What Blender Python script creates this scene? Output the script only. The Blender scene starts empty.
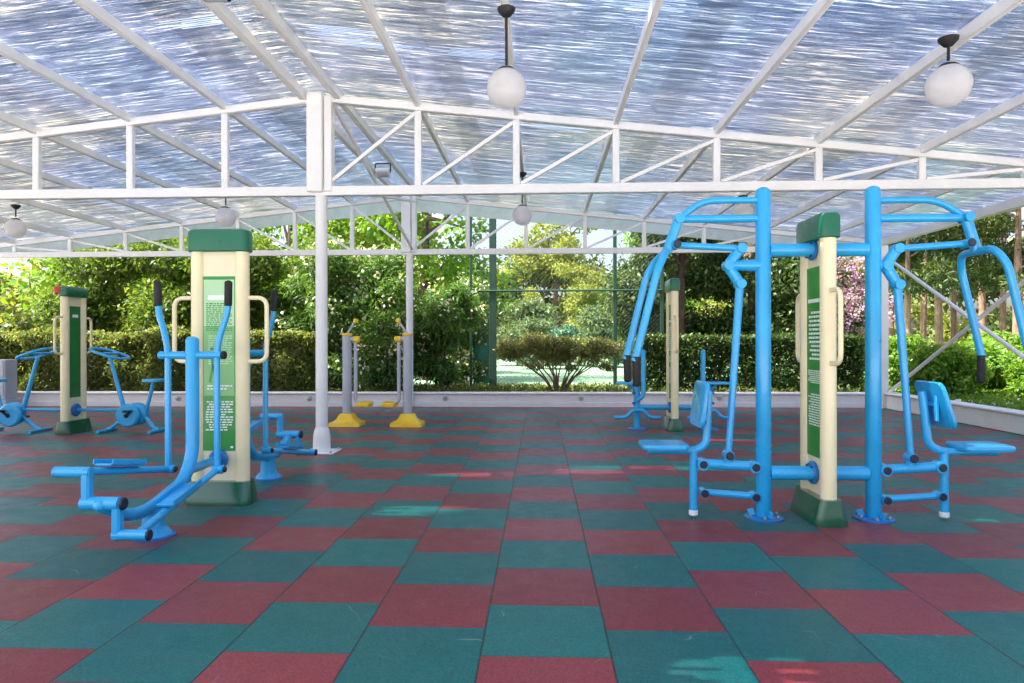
import bpy, math, random
import numpy as np
from mathutils import Vector, Matrix, Quaternion
R = math.radians
PI = math.pi
scene = bpy.context.scene
COL = scene.collection

# ------------------------------------------------------------------ camera geometry
F = 675.0; CX = 512.0; CY = 341.0; CAMZ = 1.2
PSI = R(2.375); SP = math.sin(PSI); CP = math.cos(PSI)

def at(px, py, Y):
    """world point seen at that picture position on the plane y = Y"""
    a = (px - CX) / F
    D = Y / (a * SP + CP)
    xc = a * D
    return Vector((xc * CP - D * SP, Y, CAMZ + (CY - py) / F * D))

def gp(px, py):
    D = F * CAMZ / (py - CY); xc = (px - CX) / F * D
    return Vector((xc * CP - D * SP, xc * SP + D * CP, 0))

# ------------------------------------------------------------------ materials
MATS = {}
def nodes_of(name):
    m = bpy.data.materials.new(name); m.use_nodes = True
    nt = m.node_tree; nt.nodes.clear()
    out = nt.nodes.new('ShaderNodeOutputMaterial')
    MATS[name] = m
    return m, nt, out

class NT:
    def __init__(s, nt): s.nt = nt
    def n(s, t, **kw):
        x = s.nt.nodes.new(t)
        for k, v in kw.items(): setattr(x, k, v)
        return x
    def l(s, a, b): s.nt.links.new(a, b)
    def val(s, inp, v):
        if hasattr(v, 'is_output') or hasattr(v, 'links'): s.l(v, inp)
        else: inp.default_value = v
    def math(s, op, a, b=0.0, c=None, clamp=False):
        x = s.n('ShaderNodeMath', operation=op, use_clamp=clamp)
        s.val(x.inputs[0], a); s.val(x.inputs[1], b)
        if c is not None: s.val(x.inputs[2], c)
        return x.outputs[0]
    def mix(s, f, a, b, mode='MIX'):
        x = s.n('ShaderNodeMix', data_type='RGBA', blend_type=mode)
        s.val(x.inputs[0], f); s.val(x.inputs[6], a); s.val(x.inputs[7], b)
        return x.outputs[2]
    def noise(s, vec, scale, detail=2.0, rough=0.5, dist=0.0):
        x = s.n('ShaderNodeTexNoise')
        if vec is not None: s.l(vec, x.inputs['Vector'])
        x.inputs['Scale'].default_value = scale; x.inputs['Detail'].default_value = detail
        x.inputs['Roughness'].default_value = rough; x.inputs['Distortion'].default_value = dist
        return x.outputs['Fac']
    def ramp(s, f, stops, interp='LINEAR'):
        x = s.n('ShaderNodeValToRGB'); cr = x.color_ramp; cr.interpolation = interp
        while len(cr.elements) > 1: cr.elements.remove(cr.elements[-1])
        for i, (p, c) in enumerate(stops):
            e = cr.elements[0] if i == 0 else cr.elements.new(p)
            e.position = p; e.color = tuple(c) + (1,) if len(c) == 3 else c
        s.l(f, x.inputs[0]); return x.outputs[0]
    def maprange(s, f, a, b, c, d):
        x = s.n('ShaderNodeMapRange'); s.l(f, x.inputs[0])
        for i, v in enumerate((a, b, c, d)): x.inputs[i + 1].default_value = v
        return x.outputs[0]
    def bump(s, h, strength, dist=0.01):
        x = s.n('ShaderNodeBump'); s.l(h, x.inputs['Height'])
        x.inputs['Strength'].default_value = strength; x.inputs['Distance'].default_value = dist
        return x.outputs[0]
    def obj(s): return s.n('ShaderNodeTexCoord').outputs['Object']
    def pos(s): return s.n('ShaderNodeNewGeometry').outputs['Position']

def c4(c): return (c[0], c[1], c[2], 1.0)

def paint(name, col, rough=0.35, var=0.12, dirt=(0.25, 0.22, 0.18), dirt_amt=0.18, coat=0.3, metal=0.0, bumpy=0.03, spec=0.5):
    m, nt, out = nodes_of(name); t = NT(nt)
    p = t.n('ShaderNodeBsdfPrincipled')
    v = t.pos()
    n1 = t.noise(v, 3.0, 4.0, 0.6); n2 = t.noise(v, 38.0, 3.0, 0.6); n3 = t.noise(v, 9.0, 6.0, 0.7)
    a = t.mix(t.maprange(n1, 0.3, 0.7, 0.0, 1.0), c4([x * (1 - var) for x in col]), c4([min(1, x * (1 + var * 0.6)) for x in col]))
    d = t.math('MULTIPLY', t.maprange(n3, 0.55, 0.8, 0.0, 1.0), dirt_amt)
    b = t.mix(d, a, c4(dirt))
    t.l(b, p.inputs['Base Color'])
    t.l(t.maprange(n3, 0.3, 0.75, rough * 0.8, min(1, rough * 1.5)), p.inputs['Roughness'])
    p.inputs['Metallic'].default_value = metal
    p.inputs['Coat Weight'].default_value = coat
    p.inputs['Coat Roughness'].default_value = 0.15
    p.inputs['Specular IOR Level'].default_value = spec
    t.l(t.bump(n2, bumpy, 0.01), p.inputs['Normal'])
    t.l(p.outputs[0], out.inputs[0])
    return m

M_BLUE = paint('blue_paint', (0.020, 0.385, 0.76), 0.30, 0.12, (0.10, 0.25, 0.45), 0.2, 0.35)
M_BLUE_DK = paint('blue_flange_paint', (0.010, 0.17, 0.48), 0.4, 0.15, (0.05, 0.08, 0.2), 0.2, 0.2)
M_CREAM = paint('cream_paint', (0.86, 0.755, 0.475), 0.38, 0.05, (0.55, 0.45, 0.28), 0.12, 0.25)
M_CREAM_IN = paint('cream_board', (0.80, 0.73, 0.52), 0.5, 0.05, (0.5, 0.42, 0.28), 0.15, 0.1)
M_GREEN = paint('green_plastic', (0.001, 0.125, 0.060), 0.30, 0.06, (0.03, 0.12, 0.08), 0.05, 0.25)
M_GREEN_DK = paint('dark_green_plastic', (0.0005, 0.090, 0.040), 0.18, 0.06, (0.02, 0.06, 0.04), 0.06, 0.5)
M_WHITE = paint('white_steel_paint', (0.80, 0.805, 0.81), 0.45, 0.05, (0.52, 0.50, 0.46), 0.16, 0.1)
M_GREY = paint('grey_post_paint', (0.42, 0.45, 0.53), 0.4, 0.06, (0.3, 0.3, 0.3), 0.15, 0.2)
M_YELLOW = paint('yellow_plastic', (0.90, 0.58, 0.006), 0.35, 0.08, (0.5, 0.33, 0.05), 0.15, 0.3)
M_CAP = paint('navy_plastic', (0.008, 0.014, 0.035), 0.4, 0.2, (0.05, 0.05, 0.06), 0.2, 0.1)
M_BLACK = paint('black_rubber', (0.012, 0.012, 0.013), 0.6, 0.2, (0.05, 0.05, 0.05), 0.2, 0.0)
M_WALL = paint('white_wall_paint', (0.80, 0.795, 0.80), 0.8, 0.06, (0.42, 0.38, 0.34), 0.3, 0.0, bumpy=0.2)
M_DKGREEN = paint('dark_green_steel', (0.008, 0.05, 0.028), 0.5, 0.2, (0.05, 0.06, 0.04), 0.3, 0.1)
M_STEEL = paint('galvanised_bolt', (0.45, 0.45, 0.46), 0.4, 0.1, (0.2, 0.15, 0.1), 0.3, 0.0, metal=0.8)
M_STONE = paint('white_stone', (0.70, 0.68, 0.63), 0.85, 0.15, (0.35, 0.3, 0.22), 0.4, 0.0, bumpy=0.5)
M_RED = paint('red_plastic', (0.65, 0.03, 0.01), 0.4, 0.1, (0.3, 0.05, 0.03), 0.1, 0.2)
M_TEAL = paint('teal_fabric', (0.02, 0.26, 0.20), 0.85, 0.15, (0.05, 0.2, 0.15), 0.3, 0.0, bumpy=0.3)
M_LETTER = paint('white_print', (0.80, 0.86, 0.80), 0.45, 0.03, (0.6, 0.7, 0.6), 0.1, 0.0)
M_PANELDARK = paint('dark_green_print', (0.006, 0.17, 0.040), 0.32, 0.08, (0.02, 0.15, 0.05), 0.1, 0.3)
M_PANELGREEN = paint('green_print', (0.006, 0.26, 0.030), 0.32, 0.08, (0.02, 0.2, 0.05), 0.1, 0.3)
M_MIDPRINT = paint('mid_green_print', (0.17, 0.46, 0.16), 0.32, 0.15, (0.35, 0.6, 0.3), 0.3, 0.3)
M_PALEPRINT = paint('pale_green_print', (0.42, 0.66, 0.38), 0.32, 0.06, (0.5, 0.6, 0.4), 0.1, 0.3)

def bark_mat(name, c1, c2, scale=6.0):
    m, nt, out = nodes_of(name); t = NT(nt)
    p = t.n('ShaderNodeBsdfPrincipled'); v = t.pos()
    mp = t.n('ShaderNodeMapping'); mp.inputs['Scale'].default_value = (1, 1, 0.22); t.l(v, mp.inputs[0])
    n = t.noise(mp.outputs[0], scale * 3, 6.0, 0.65, 0.3)
    t.l(t.ramp(n, [(0.32, c1), (0.68, c2)]), p.inputs['Base Color'])
    p.inputs['Roughness'].default_value = 0.9
    t.l(t.bump(n, 0.8, 0.03), p.inputs['Normal'])
    t.l(p.outputs[0], out.inputs[0]); return m
M_BARK = bark_mat('brown_bark', (0.05, 0.035, 0.025), (0.20, 0.14, 0.10))
M_PINEBARK = bark_mat('pine_bark', (0.13, 0.075, 0.05), (0.42, 0.27, 0.19), 4.0)

def leaf_mat(name, cols, trans=0.5, rough=0.45):
    """cols: list of colours, one leaf picks between them"""
    m, nt, out = nodes_of(name); t = NT(nt)
    g = t.n('ShaderNodeNewGeometry')
    n1 = t.noise(g.outputs['Position'], 1.3, 3.0, 0.6)
    f = t.math('ADD', t.math('MULTIPLY', g.outputs['Random Per Island'], 0.7), t.math('MULTIPLY', t.maprange(n1, 0.3, 0.7, 0, 1), 0.3))
    k = len(cols)
    c = t.ramp(f, [(0.08 + 0.84 * i / max(1, k - 1), cols[i]) for i in range(k)])
    p = t.n('ShaderNodeBsdfPrincipled'); t.l(c, p.inputs['Base Color'])
    p.inputs['Roughness'].default_value = rough
    p.inputs['Specular IOR Level'].default_value = 0.4
    tr = t.n('ShaderNodeBsdfTranslucent')
    t.l(t.mix(1.0, c, (1.25, 1.15, 0.5, 1), 'MULTIPLY'), tr.inputs[0])
    mx = t.n('ShaderNodeMixShader'); mx.inputs[0].default_value = trans
    t.l(p.outputs[0], mx.inputs[1]); t.l(tr.outputs[0], mx.inputs[2])
    t.l(mx.outputs[0], out.inputs[0]); return m
L_HEDGE = leaf_mat('hedge_leaf', [(0.075, 0.110, 0.026), (0.18, 0.24, 0.062), (0.34, 0.38, 0.14)])
L_TALL = leaf_mat('laurel_leaf', [(0.045, 0.10, 0.018), (0.11, 0.20, 0.034), (0.23, 0.32, 0.06)])
L_OLEANDER = leaf_mat('oleander_leaf', [(0.045, 0.12, 0.028), (0.10, 0.22, 0.048), (0.20, 0.32, 0.09)])
L_YELLOW = leaf_mat('yellow_green_leaf', [(0.13, 0.20, 0.04), (0.24, 0.31, 0.07), (0.42, 0.42, 0.13)], 0.55)
L_BRIGHT = leaf_mat('bright_green_leaf', [(0.07, 0.19, 0.02), (0.15, 0.31, 0.035), (0.28, 0.42, 0.06)], 0.5)
L_DARK = leaf_mat('dark_evergreen_leaf', [(0.022, 0.055, 0.014), (0.055, 0.11, 0.024), (0.12, 0.18, 0.042)], 0.3)
L_PINE = leaf_mat('pine_leaf', [(0.025, 0.055, 0.018), (0.055, 0.10, 0.025), (0.13, 0.17, 0.04)], 0.35)
L_BROWN = leaf_mat('browned_leaf', [(0.17, 0.11, 0.05), (0.19, 0.20, 0.065), (0.20, 0.31, 0.08)], 0.3)
L_BLUE = leaf_mat('blue_green_needle', [(0.04, 0.13, 0.09), (0.08, 0.22, 0.16), (0.16, 0.32, 0.24)], 0.3)
L_PINK = leaf_mat('pink_petal', [(0.56, 0.26, 0.54), (0.66, 0.40, 0.66), (0.76, 0.56, 0.78)], 0.4)
L_WHITEF = leaf_mat('white_petal', [(0.74, 0.72, 0.60), (0.82, 0.80, 0.74), (0.85, 0.84, 0.80)], 0.4)
L_OLIVE = leaf_mat('olive_grey_leaf', [(0.06, 0.11, 0.05), (0.13, 0.20, 0.09), (0.25, 0.32, 0.17)], 0.4)

# floor of rubber tiles
def floor_mat():
    m, nt, out = nodes_of('rubber_tiles'); t = NT(nt)
    p = t.n('ShaderNodeBsdfPrincipled'); v = t.obj()
    s = t.n('ShaderNodeSeparateXYZ'); t.l(v, s.inputs[0])
    xq = t.math('MULTIPLY', t.math('ADD', s.outputs[0], 0.23 + 50.0), 2.0)
    col = t.math('FLOOR', xq)
    odd = t.math('MODULO', col, 2.0)
    yq = t.math('SUBTRACT', t.math('MULTIPLY', t.math('ADD', s.outputs[1], -2.57 + 50.0), 2.0), t.math('MULTIPLY', odd, 0.5))
    row = t.math('FLOOR', yq)
    par = t.math('MODULO', t.math('ADD', row, odd), 2.0)
    cb = t.n('ShaderNodeCombineXYZ'); t.l(col, cb.inputs[0]); t.l(row, cb.inputs[1])
    wn = t.n('ShaderNodeTexWhiteNoise', noise_dimensions='3D'); t.l(cb.outputs[0], wn.inputs[0])
    rnd = wn.outputs['Value']
    teal = t.mix(rnd, (0.0003, 0.084, 0.084, 1), (0.001, 0.118, 0.110, 1))
    red = t.mix(rnd, (0.155, 0.018, 0.027, 1), (0.215, 0.031, 0.040, 1))
    base = t.mix(par, teal, red)
    # crumb granules
    vo = t.n('ShaderNodeTexVoronoi'); vo.inputs['Scale'].default_value = 210.0; t.l(v, vo.inputs['Vector'])
    gs = t.n('ShaderNodeSeparateColor'); t.l(vo.outputs['Color'], gs.inputs[0])
    gran = t.maprange(gs.outputs[0], 0.0, 1.0, 0.62, 1.38)
    base = t.mix(1.0, base, gran, 'MULTIPLY')
    # dust and wear
    d1 = t.noise(v, 1.1, 5.0, 0.6, 0.4); d2 = t.noise(v, 7.0, 5.0, 0.7)
    dust = t.math('MULTIPLY', t.maprange(t.math('MULTIPLY', d1, d2), 0.20, 0.42, 0.0, 1.0), 0.09)
    base = t.mix(dust, base, (0.20, 0.19, 0.20, 1))
    # curved scuffs
    q = t.noise(v, 2.4, 1.0, 0.4, 1.2); msk = t.noise(v, 4.5, 2.0, 0.5)
    line = t.math('LESS_THAN', t.math('ABSOLUTE', t.math('SUBTRACT', q, 0.52)), 0.0034)
    sc = t.math('MULTIPLY', line, t.maprange(msk, 0.585, 0.66, 0.0, 0.38))
    base = t.mix(sc, base, (0.32, 0.33, 0.34, 1))
    # joints
    fx = t.math('ABSOLUTE', t.math('SUBTRACT', t.math('FRACT', xq), 0.5))
    fy = t.math('ABSOLUTE', t.math('SUBTRACT', t.math('FRACT', yq), 0.5))
    jx = t.maprange(fx, 0.489, 0.496, 0.0, 1.0); jy = t.maprange(fy, 0.494, 0.498, 0.0, 0.7)
    j = t.math('MAXIMUM', jx, jy)
    base = t.mix(t.math('MULTIPLY', j, 0.85), base, (0.010, 0.016, 0.020, 1))
    t.l(base, p.inputs['Base Color'])
    t.l(t.maprange(d2, 0.3, 0.7, 0.33, 0.50), p.inputs['Roughness'])
    p.inputs['Specular IOR Level'].default_value = 0.26
    p.inputs['Sheen Weight'].default_value = 0.09; p.inputs['Sheen Roughness'].default_value = 0.28; p.inputs['Sheen Tint'].default_value = (0.85, 0.92, 1.0, 1)
    h = t.math('SUBTRACT', t.math('ADD', t.math('MULTIPLY', gs.outputs[1], 0.25), t.math('MULTIPLY', rnd, 0.4)), t.math('MULTIPLY', j, 1.6))
    t.l(t.bump(h, 0.35, 0.004), p.inputs['Normal'])
    t.l(p.outputs[0], out.inputs[0]); return m
M_FLOOR = floor_mat()

def roof_mat():
    m, nt, out = nodes_of('reed_and_film_roofing'); t = NT(nt)
    v = t.obj()
    s = t.n('ShaderNodeSeparateXYZ'); t.l(v, s.inputs[0])
    low = t.noise(v, 0.55, 3.0, 0.6)
    wob = t.noise(v, 1.7, 3.0, 0.6)
    yy = t.math('ADD', s.outputs[1], t.math('ADD', t.math('MULTIPLY', wob, 0.035), t.math('MULTIPLY', low, 0.09)))
    def streak(sx, sy, det, off, rough=0.6):
        cb = t.n('ShaderNodeCombineXYZ')
        t.l(t.math('MULTIPLY', s.outputs[0], sx), cb.inputs[0]); t.l(t.math('MULTIPLY', yy, sy), cb.inputs[1]); cb.inputs[2].default_value = off
        return t.noise(cb.outputs[0], 1.0, det, rough)
    a = streak(2.0, 34.0, 4.0, 0.0, 0.72); b = streak(6.0, 95.0, 3.0, 7.0, 0.65); c = streak(0.5, 9.0, 3.0, 3.0)
    f = t.math('ADD', t.math('ADD', t.math('MULTIPLY', a, 0.54), t.math('MULTIPLY', b, 0.32)), t.math('MULTIPLY', c, 0.20))
    col = t.ramp(f, [(0.42, (0.012, 0.019, 0.040)), (0.48, (0.033, 0.060, 0.124)), (0.53, (0.076, 0.115, 0.195)), (0.572, (0.160, 0.200, 0.262)), (0.615, (0.56, 0.585, 0.60))])
    # each strand its own silver, blue-grey or tan
    hue = streak(5.0, 120.0, 2.0, 11.0, 0.7)
    col = t.mix(1.0, col, t.ramp(hue, [(0.36, (0.70, 0.78, 0.98)), (0.5, (1.0, 1.0, 1.0)), (0.60, (1.28, 1.16, 0.98)), (0.68, (1.55, 1.48, 1.36))]), 'MULTIPLY')
    big = t.noise(v, 0.33, 2.0, 0.5)
    tint = t.ramp(big, [(0.38, (0.80, 0.92, 1.06)), (0.5, (1.0, 0.95, 1.03)), (0.60, (1.32, 1.12, 0.86))])
    col = t.mix(1.0, col, tint, 'MULTIPLY')
    # warmer, paler tone over the left rear bay
    vd = t.n('ShaderNodeVectorMath', operation='DISTANCE'); t.l(v, vd.inputs[0]); vd.inputs[1].default_value = (-4.2, 8.6, 3.7)
    warm_zone = t.math('MULTIPLY', t.maprange(t.math('ADD', vd.outputs['Value'], t.math('MULTIPLY', big, 2.0)), 2.4, 6.2, 1.0, 0.0), 1.0)
    col = t.mix(warm_zone, col, t.mix(1.0, t.mix(0.42, col, (0.55, 0.53, 0.50, 1)), (1.30, 1.14, 0.90, 1), 'MULTIPLY'))
    # lapped sheets: the doubled mat lets less through
    lap = t.math('FRACT', t.math('DIVIDE', t.math('ADD', s.outputs[0], 50.0 + 1.87), 2.13))
    lapm = t.math('MULTIPLY', t.math('LESS_THAN', lap, 0.13), 0.6)
    col = t.mix(lapm, col, t.mix(1.0, col, (0.50, 0.50, 0.52, 1), 'MULTIPLY'))
    tr = t.n('ShaderNodeBsdfTranslucent'); t.l(col, tr.inputs[0])
    df = t.n('ShaderNodeBsdfDiffuse'); t.l(t.mix(1.0, col, (0.8, 0.8, 0.8, 1), 'MULTIPLY'), df.inputs[0])
    gl = t.n('ShaderNodeBsdfGlossy'); gl.inputs['Roughness'].default_value = 0.25
    bn = t.bump(f, 0.5, 0.03); t.l(bn, gl.inputs['Normal'])
    mx = t.n('ShaderNodeMixShader'); mx.inputs[0].default_value = 0.22
    t.l(tr.outputs[0], mx.inputs[1]); t.l(df.outputs[0], mx.inputs[2])
    fr = t.n('ShaderNodeFresnel'); fr.inputs[0].default_value = 1.35; t.l(bn, fr.inputs['Normal'])
    m2 = t.n('ShaderNodeMixShader'); t.l(t.math('MULTIPLY', fr.outputs[0], 0.6), m2.inputs[0])
    t.l(mx.outputs[0], m2.inputs[1]); t.l(gl.outputs[0], m2.inputs[2])
    t.l(m2.outputs[0], out.inputs[0]); return m
M_ROOF = roof_mat()

def translucent_mat(name, col, tw=0.6, rough=0.3):
    m, nt, out = nodes_of(name); t = NT(nt)
    n = t.noise(t.pos(), 5.0, 4.0, 0.6)
    c = t.mix(t.maprange(n, 0.3, 0.7, 0, 1), c4([x * 0.85 for x in col]), c4(col))
    tr = t.n('ShaderNodeBsdfTranslucent'); t.l(c, tr.inputs[0])
    p = t.n('ShaderNodeBsdfPrincipled'); t.l(c, p.inputs['Base Color']); p.inputs['Roughness'].default_value = rough
    mx = t.n('ShaderNodeMixShader'); mx.inputs[0].default_value = tw
    t.l(p.outputs[0], mx.inputs[1]); t.l(tr.outputs[0], mx.inputs[2]); t.l(mx.outputs[0], out.inputs[0]); return m
M_FILM = translucent_mat('pale_film', (0.88, 0.91, 0.94), 0.8)
M_GLOBE = translucent_mat('opal_globe', (0.93, 0.92, 0.93), 0.6, 0.18)

def ground_mat(name, c1, c2, c3, sc):
    m, nt, out = nodes_of(name); t = NT(nt); v = t.pos()
    p = t.n('ShaderNodeBsdfPrincipled')
    n1 = t.noise(v, sc, 6.0, 0.65); n2 = t.noise(v, sc * 14, 5.0, 0.7)
    a = t.ramp(n1, [(0.35, c1), (0.52, c2), (0.68, c3)])
    t.l(t.mix(1.0, a, t.maprange(n2, 0.25, 0.75, 0.55, 1.4), 'MULTIPLY'), p.inputs['Base Color'])
    p.inputs['Roughness'].default_value = 0.95
    t.l(t.bump(n2, 0.6, 0.03), p.inputs['Normal']); t.l(p.outputs[0], out.inputs[0]); return m
M_SOIL = ground_mat('garden_soil', (0.07, 0.045, 0.03), (0.13, 0.10, 0.05), (0.10, 0.15, 0.04), 0.5)
M_COURT = ground_mat('green_court_surface', (0.13, 0.28, 0.15), (0.19, 0.34, 0.19), (0.26, 0.38, 0.24), 0.25)
M_BASE = ground_mat('sub_base', (0.10, 0.09, 0.08), (0.14, 0.13, 0.12), (0.2, 0.18, 0.16), 0.5)

# ------------------------------------------------------------------ mesh builder
def fillet(pts, rad, n=6):
    P = [Vector(p) for p in pts]; out = [P[0]]
    for i in range(1, len(P) - 1):
        a, b, c = P[i - 1], P[i], P[i + 1]
        d1 = (a - b); d2 = (c - b)
        r = min(rad, d1.length * 0.49, d2.length * 0.49)
        p1 = b + d1.normalized() * r; p2 = b + d2.normalized() * r
        for k in range(n + 1):
            u = k / n
            out.append(p1 * (1 - u) ** 2 + b * 2 * u * (1 - u) + p2 * u * u)
    out.append(P[-1]); return out

class MB:
    def __init__(s): s.v = []; s.f = []
    def ring_loft(s, rings, cap0=True, cap1=True, closed_path=False):
        base = len(s.v); k = len(rings[0])
        for r in rings: s.v.extend([tuple(p) for p in r])
        n = len(rings)
        for i in range(n if closed_path else n - 1):
            a = base + i * k; b = base + ((i + 1) % n) * k
            for j in range(k):
                s.f.append((a + j, a + (j + 1) % k, b + (j + 1) % k, b + j))
        if not closed_path:
            if cap0: s.f.append(tuple(base + j for j in reversed(range(k))))
            if cap1: s.f.append(tuple(base + (n - 1) * k + j for j in range(k)))
        return s
    def tube(s, pts, r, seg=14, rad=0.0, closed=False, dome=False, n=6):
        P = fillet(pts, rad, n) if rad > 0 and len(pts) > 2 else [Vector(p) for p in pts]
        m = len(P)
        if hasattr(r, '__len__'):
            L = [0.0]
            for i in range(1, m): L.append(L[-1] + (P[i] - P[i - 1]).length)
            q = len(r) - 1; rr = []
            for i in range(m):
                u = L[i] / L[-1] * q; k = min(int(u), q - 1); rr.append(r[k] + (r[k + 1] - r[k]) * (u - k))
        else: rr = [r] * m
        T = []
        for i in range(m):
            if closed: d = P[(i + 1) % m] - P[i - 1]
            elif i == 0: d = P[1] - P[0]
            elif i == m - 1: d = P[-1] - P[-2]
            else: d = (P[i + 1] - P[i]).normalized() + (P[i] - P[i - 1]).normalized()
            T.append(d.normalized())
        ref = Vector((0, 0, 1)) if abs(T[0].z) < 0.9 else Vector((1, 0, 0))
        N = (ref - T[0] * ref.dot(T[0])).normalized()
        rings = []
        if dome and not closed:
            e0 = [(P[0] - T[0] * rr[0] * 0.55, 0.35), (P[0] - T[0] * rr[0] * 0.3, 0.8)]
        else: e0 = []
        frames = []
        for i in range(m):
            N = (N - T[i] * N.dot(T[i])).normalized(); B = T[i].cross(N); frames.append((N.copy(), B))
        def ring(c, N, B, q): return [c + (N * math.cos(2 * PI * j / seg) + B * math.sin(2 * PI * j / seg)) * q for j in range(seg)]
        for c, q in e0: rings.append(ring(c, frames[0][0], frames[0][1], rr[0] * q))
        for i in range(m): rings.append(ring(P[i], frames[i][0], frames[i][1], rr[i]))
        if dome and not closed:
            for d, q in ((0.3, 0.8), (0.55, 0.35)): rings.append(ring(P[-1] + T[-1] * rr[-1] * d, frames[-1][0], frames[-1][1], rr[-1] * q))
        return s.ring_loft(rings, closed_path=closed)
    def box(s, c, size, rot=None, bev=0.004):
        c = Vector(c); hx, hy, hz = [x / 2 for x in size]
        b = min(bev, hx * 0.45, hy * 0.45, hz * 0.45)
        Rm = rot if rot is not None else Matrix.Identity(3)
        def rect(ax, ay, z):
            pts = [(ax - b, -ay), (ax, -ay + b), (ax, ay - b), (ax - b, ay), (-ax + b, ay), (-ax, ay - b), (-ax, -ay + b), (-ax + b, -ay)]
            return [c + Rm @ Vector((x, y, z)) for x, y in pts]
        return s.ring_loft([rect(hx - b, hy - b, -hz), rect(hx, hy, -hz + b), rect(hx, hy, hz - b), rect(hx - b, hy - b, hz)])
    def beam(s, a, b, w, h, bev=0.004, up=(0, 0, 1)):
        a = Vector(a); b = Vector(b); d = (b - a); L = d.length; d.normalize()
        upv = Vector(up)
        if abs(d.dot(upv)) > 0.95: upv = Vector((0, 1, 0))
        x = d.cross(upv).normalized(); z = x.cross(d).normalized()
        Rm = Matrix((x, d, z)).transposed()
        return s.box((a + b) / 2, (w, L, h), Rm, bev)
    def cyl(s, a, b, r0, r1=None, seg=18):
        return s.tube([a, b], [r0, r0 if r1 is None else r1], seg)
    def knob(s, a, b, r, seg=16):
        """short cylinder with softened rims"""
        a = Vector(a); b = Vector(b); d = (b - a); L = d.length; d.normalize(); e = min(r * 0.25, L * 0.3)
        P = [a, a + d * e, b - d * e, b]
        ref = Vector((0, 0, 1)) if abs(d.z) < 0.9 else Vector((1, 0, 0))
        N = (ref - d * ref.dot(d)).normalized(); B = d.cross(N)
        rings = [[c + (N * math.cos(2 * PI * j / seg) + B * math.sin(2 * PI * j / seg)) * q for j in range(seg)] for c, q in zip(P, (r - e, r, r, r - e))]
        return s.ring_loft(rings)
    def lathe(s, c, prof, seg=28):
        c = Vector(c)
        rings = [[c + Vector((r * math.cos(2 * PI * j / seg), r * math.sin(2 * PI * j / seg), z)) for j in range(seg)] for r, z in prof]
        return s.ring_loft(rings)
    def build(s, name, mat, parent=None, smooth=True, angle=38, loc=None):
        me = bpy.data.meshes.new(name); me.from_pydata(s.v, [], s.f); me.update()
        me.materials.append(mat)
        if smooth:
            me.polygons.foreach_set('use_smooth', [True] * len(me.polygons))
            me.set_sharp_from_angle(angle=R(angle))
        o = bpy.data.objects.new(name, me); COL.objects.link(o)
        if parent is not None:
            o.parent = parent
            base = world_loc(parent)
            me.transform(Matrix.Translation(-base))
        elif loc is not None:
            me.transform(Matrix.Translation(-Vector(loc))); o.location = loc
        return o

def world_loc(o):
    v = Vector(o.location)
    while o.parent is not None:
        o = o.parent; v += Vector(o.location)
    return v

def roundrect(a, b, r, k=5):
    pts = []
    for cx, cy, a0 in ((a - r, b - r, 0), (-a + r, b - r, 90), (-a + r, -b + r, 180), (a - r, -b + r, 270)):
        for i in range(k + 1):
            t = R(a0 + 90 * i / k); pts.append((cx + r * math.cos(t), cy + r * math.sin(t)))
    return pts

def tag(o, label=None, cat=None, group=None, kind=None):
    if label: o['label'] = label
    if cat: o['category'] = cat
    if group: o['group'] = group
    if kind: o['kind'] = kind
    return o

def thing(name, loc, label, cat, group=None):
    o = bpy.data.objects.new(name, None); COL.objects.link(o); o.location = loc; o.empty_display_size = 0.1
    return tag(o, label, cat, group)

def copy_tree(o, parent=None):
    c = o.copy(); COL.objects.link(c)
    if parent is not None: c.parent = parent
    for ch in [x for x in COL.objects if x.parent == o]: copy_tree(ch, c)
    return c

# ------------------------------------------------------------------ light, sky, camera
SUN_EL = R(60); SUN_AZ = R(257)           # azimuth measured from +Y towards +X
SUN = Vector((math.sin(SUN_AZ) * math.cos(SUN_EL), math.cos(SUN_AZ) * math.cos(SUN_EL), math.sin(SUN_EL)))
w = bpy.data.worlds.new('World'); scene.world = w; w.use_nodes = True
wt = w.node_tree; wt.nodes.clear()
sky = wt.nodes.new('ShaderNodeTexSky'); sky.sky_type = 'NISHITA'; sky.sun_disc = False
sky.sun_elevation = SUN_EL; sky.sun_rotation = SUN_AZ; sky.dust_density = 5.0; sky.air_density = 1.0; sky.ozone_density = 0.6
bg = wt.nodes.new('ShaderNodeBackground'); bg.inputs[1].default_value = 0.15
wo = wt.nodes.new('ShaderNodeOutputWorld')
wt.links.new(sky.outputs[0], bg.inputs[0]); wt.links.new(bg.outputs[0], wo.inputs[0])
sl = bpy.data.lights.new('sun', 'SUN'); sl.energy = 5.0; sl.angle = R(0.5); sl.color = (1.0, 0.95, 0.87)
so = bpy.data.objects.new('sun', sl); COL.objects.link(so)
so.rotation_euler = SUN.to_track_quat('Z', 'Y').to_euler(); so.location = SUN * 40

cam = bpy.data.cameras.new('camera'); co = bpy.data.objects.new('camera', cam); COL.objects.link(co)
cam.sensor_width = 36; cam.lens = F / 1024 * 36; cam.clip_end = 1000; cam.clip_start = 0.05
co.matrix_world = Matrix.Translation((0, 0, CAMZ)) @ Matrix.Rotation(PSI, 4, 'Z') @ Matrix.Rotation(PI / 2, 4, 'X') @ Matrix.Rotation(-0.002, 4, 'Z')
scene.camera = co
vs = scene.view_settings
vs.view_transform = 'Standard'; vs.look = 'None'; vs.gamma = 1.0; vs.exposure = 1.68; vs.use_curve_mapping = False
scene.cycles.max_bounces = 8; scene.cycles.transmission_bounces = 8; scene.cycles.diffuse_bounces = 5
scene.cycles.sample_clamp_indirect = 6.0

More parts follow.
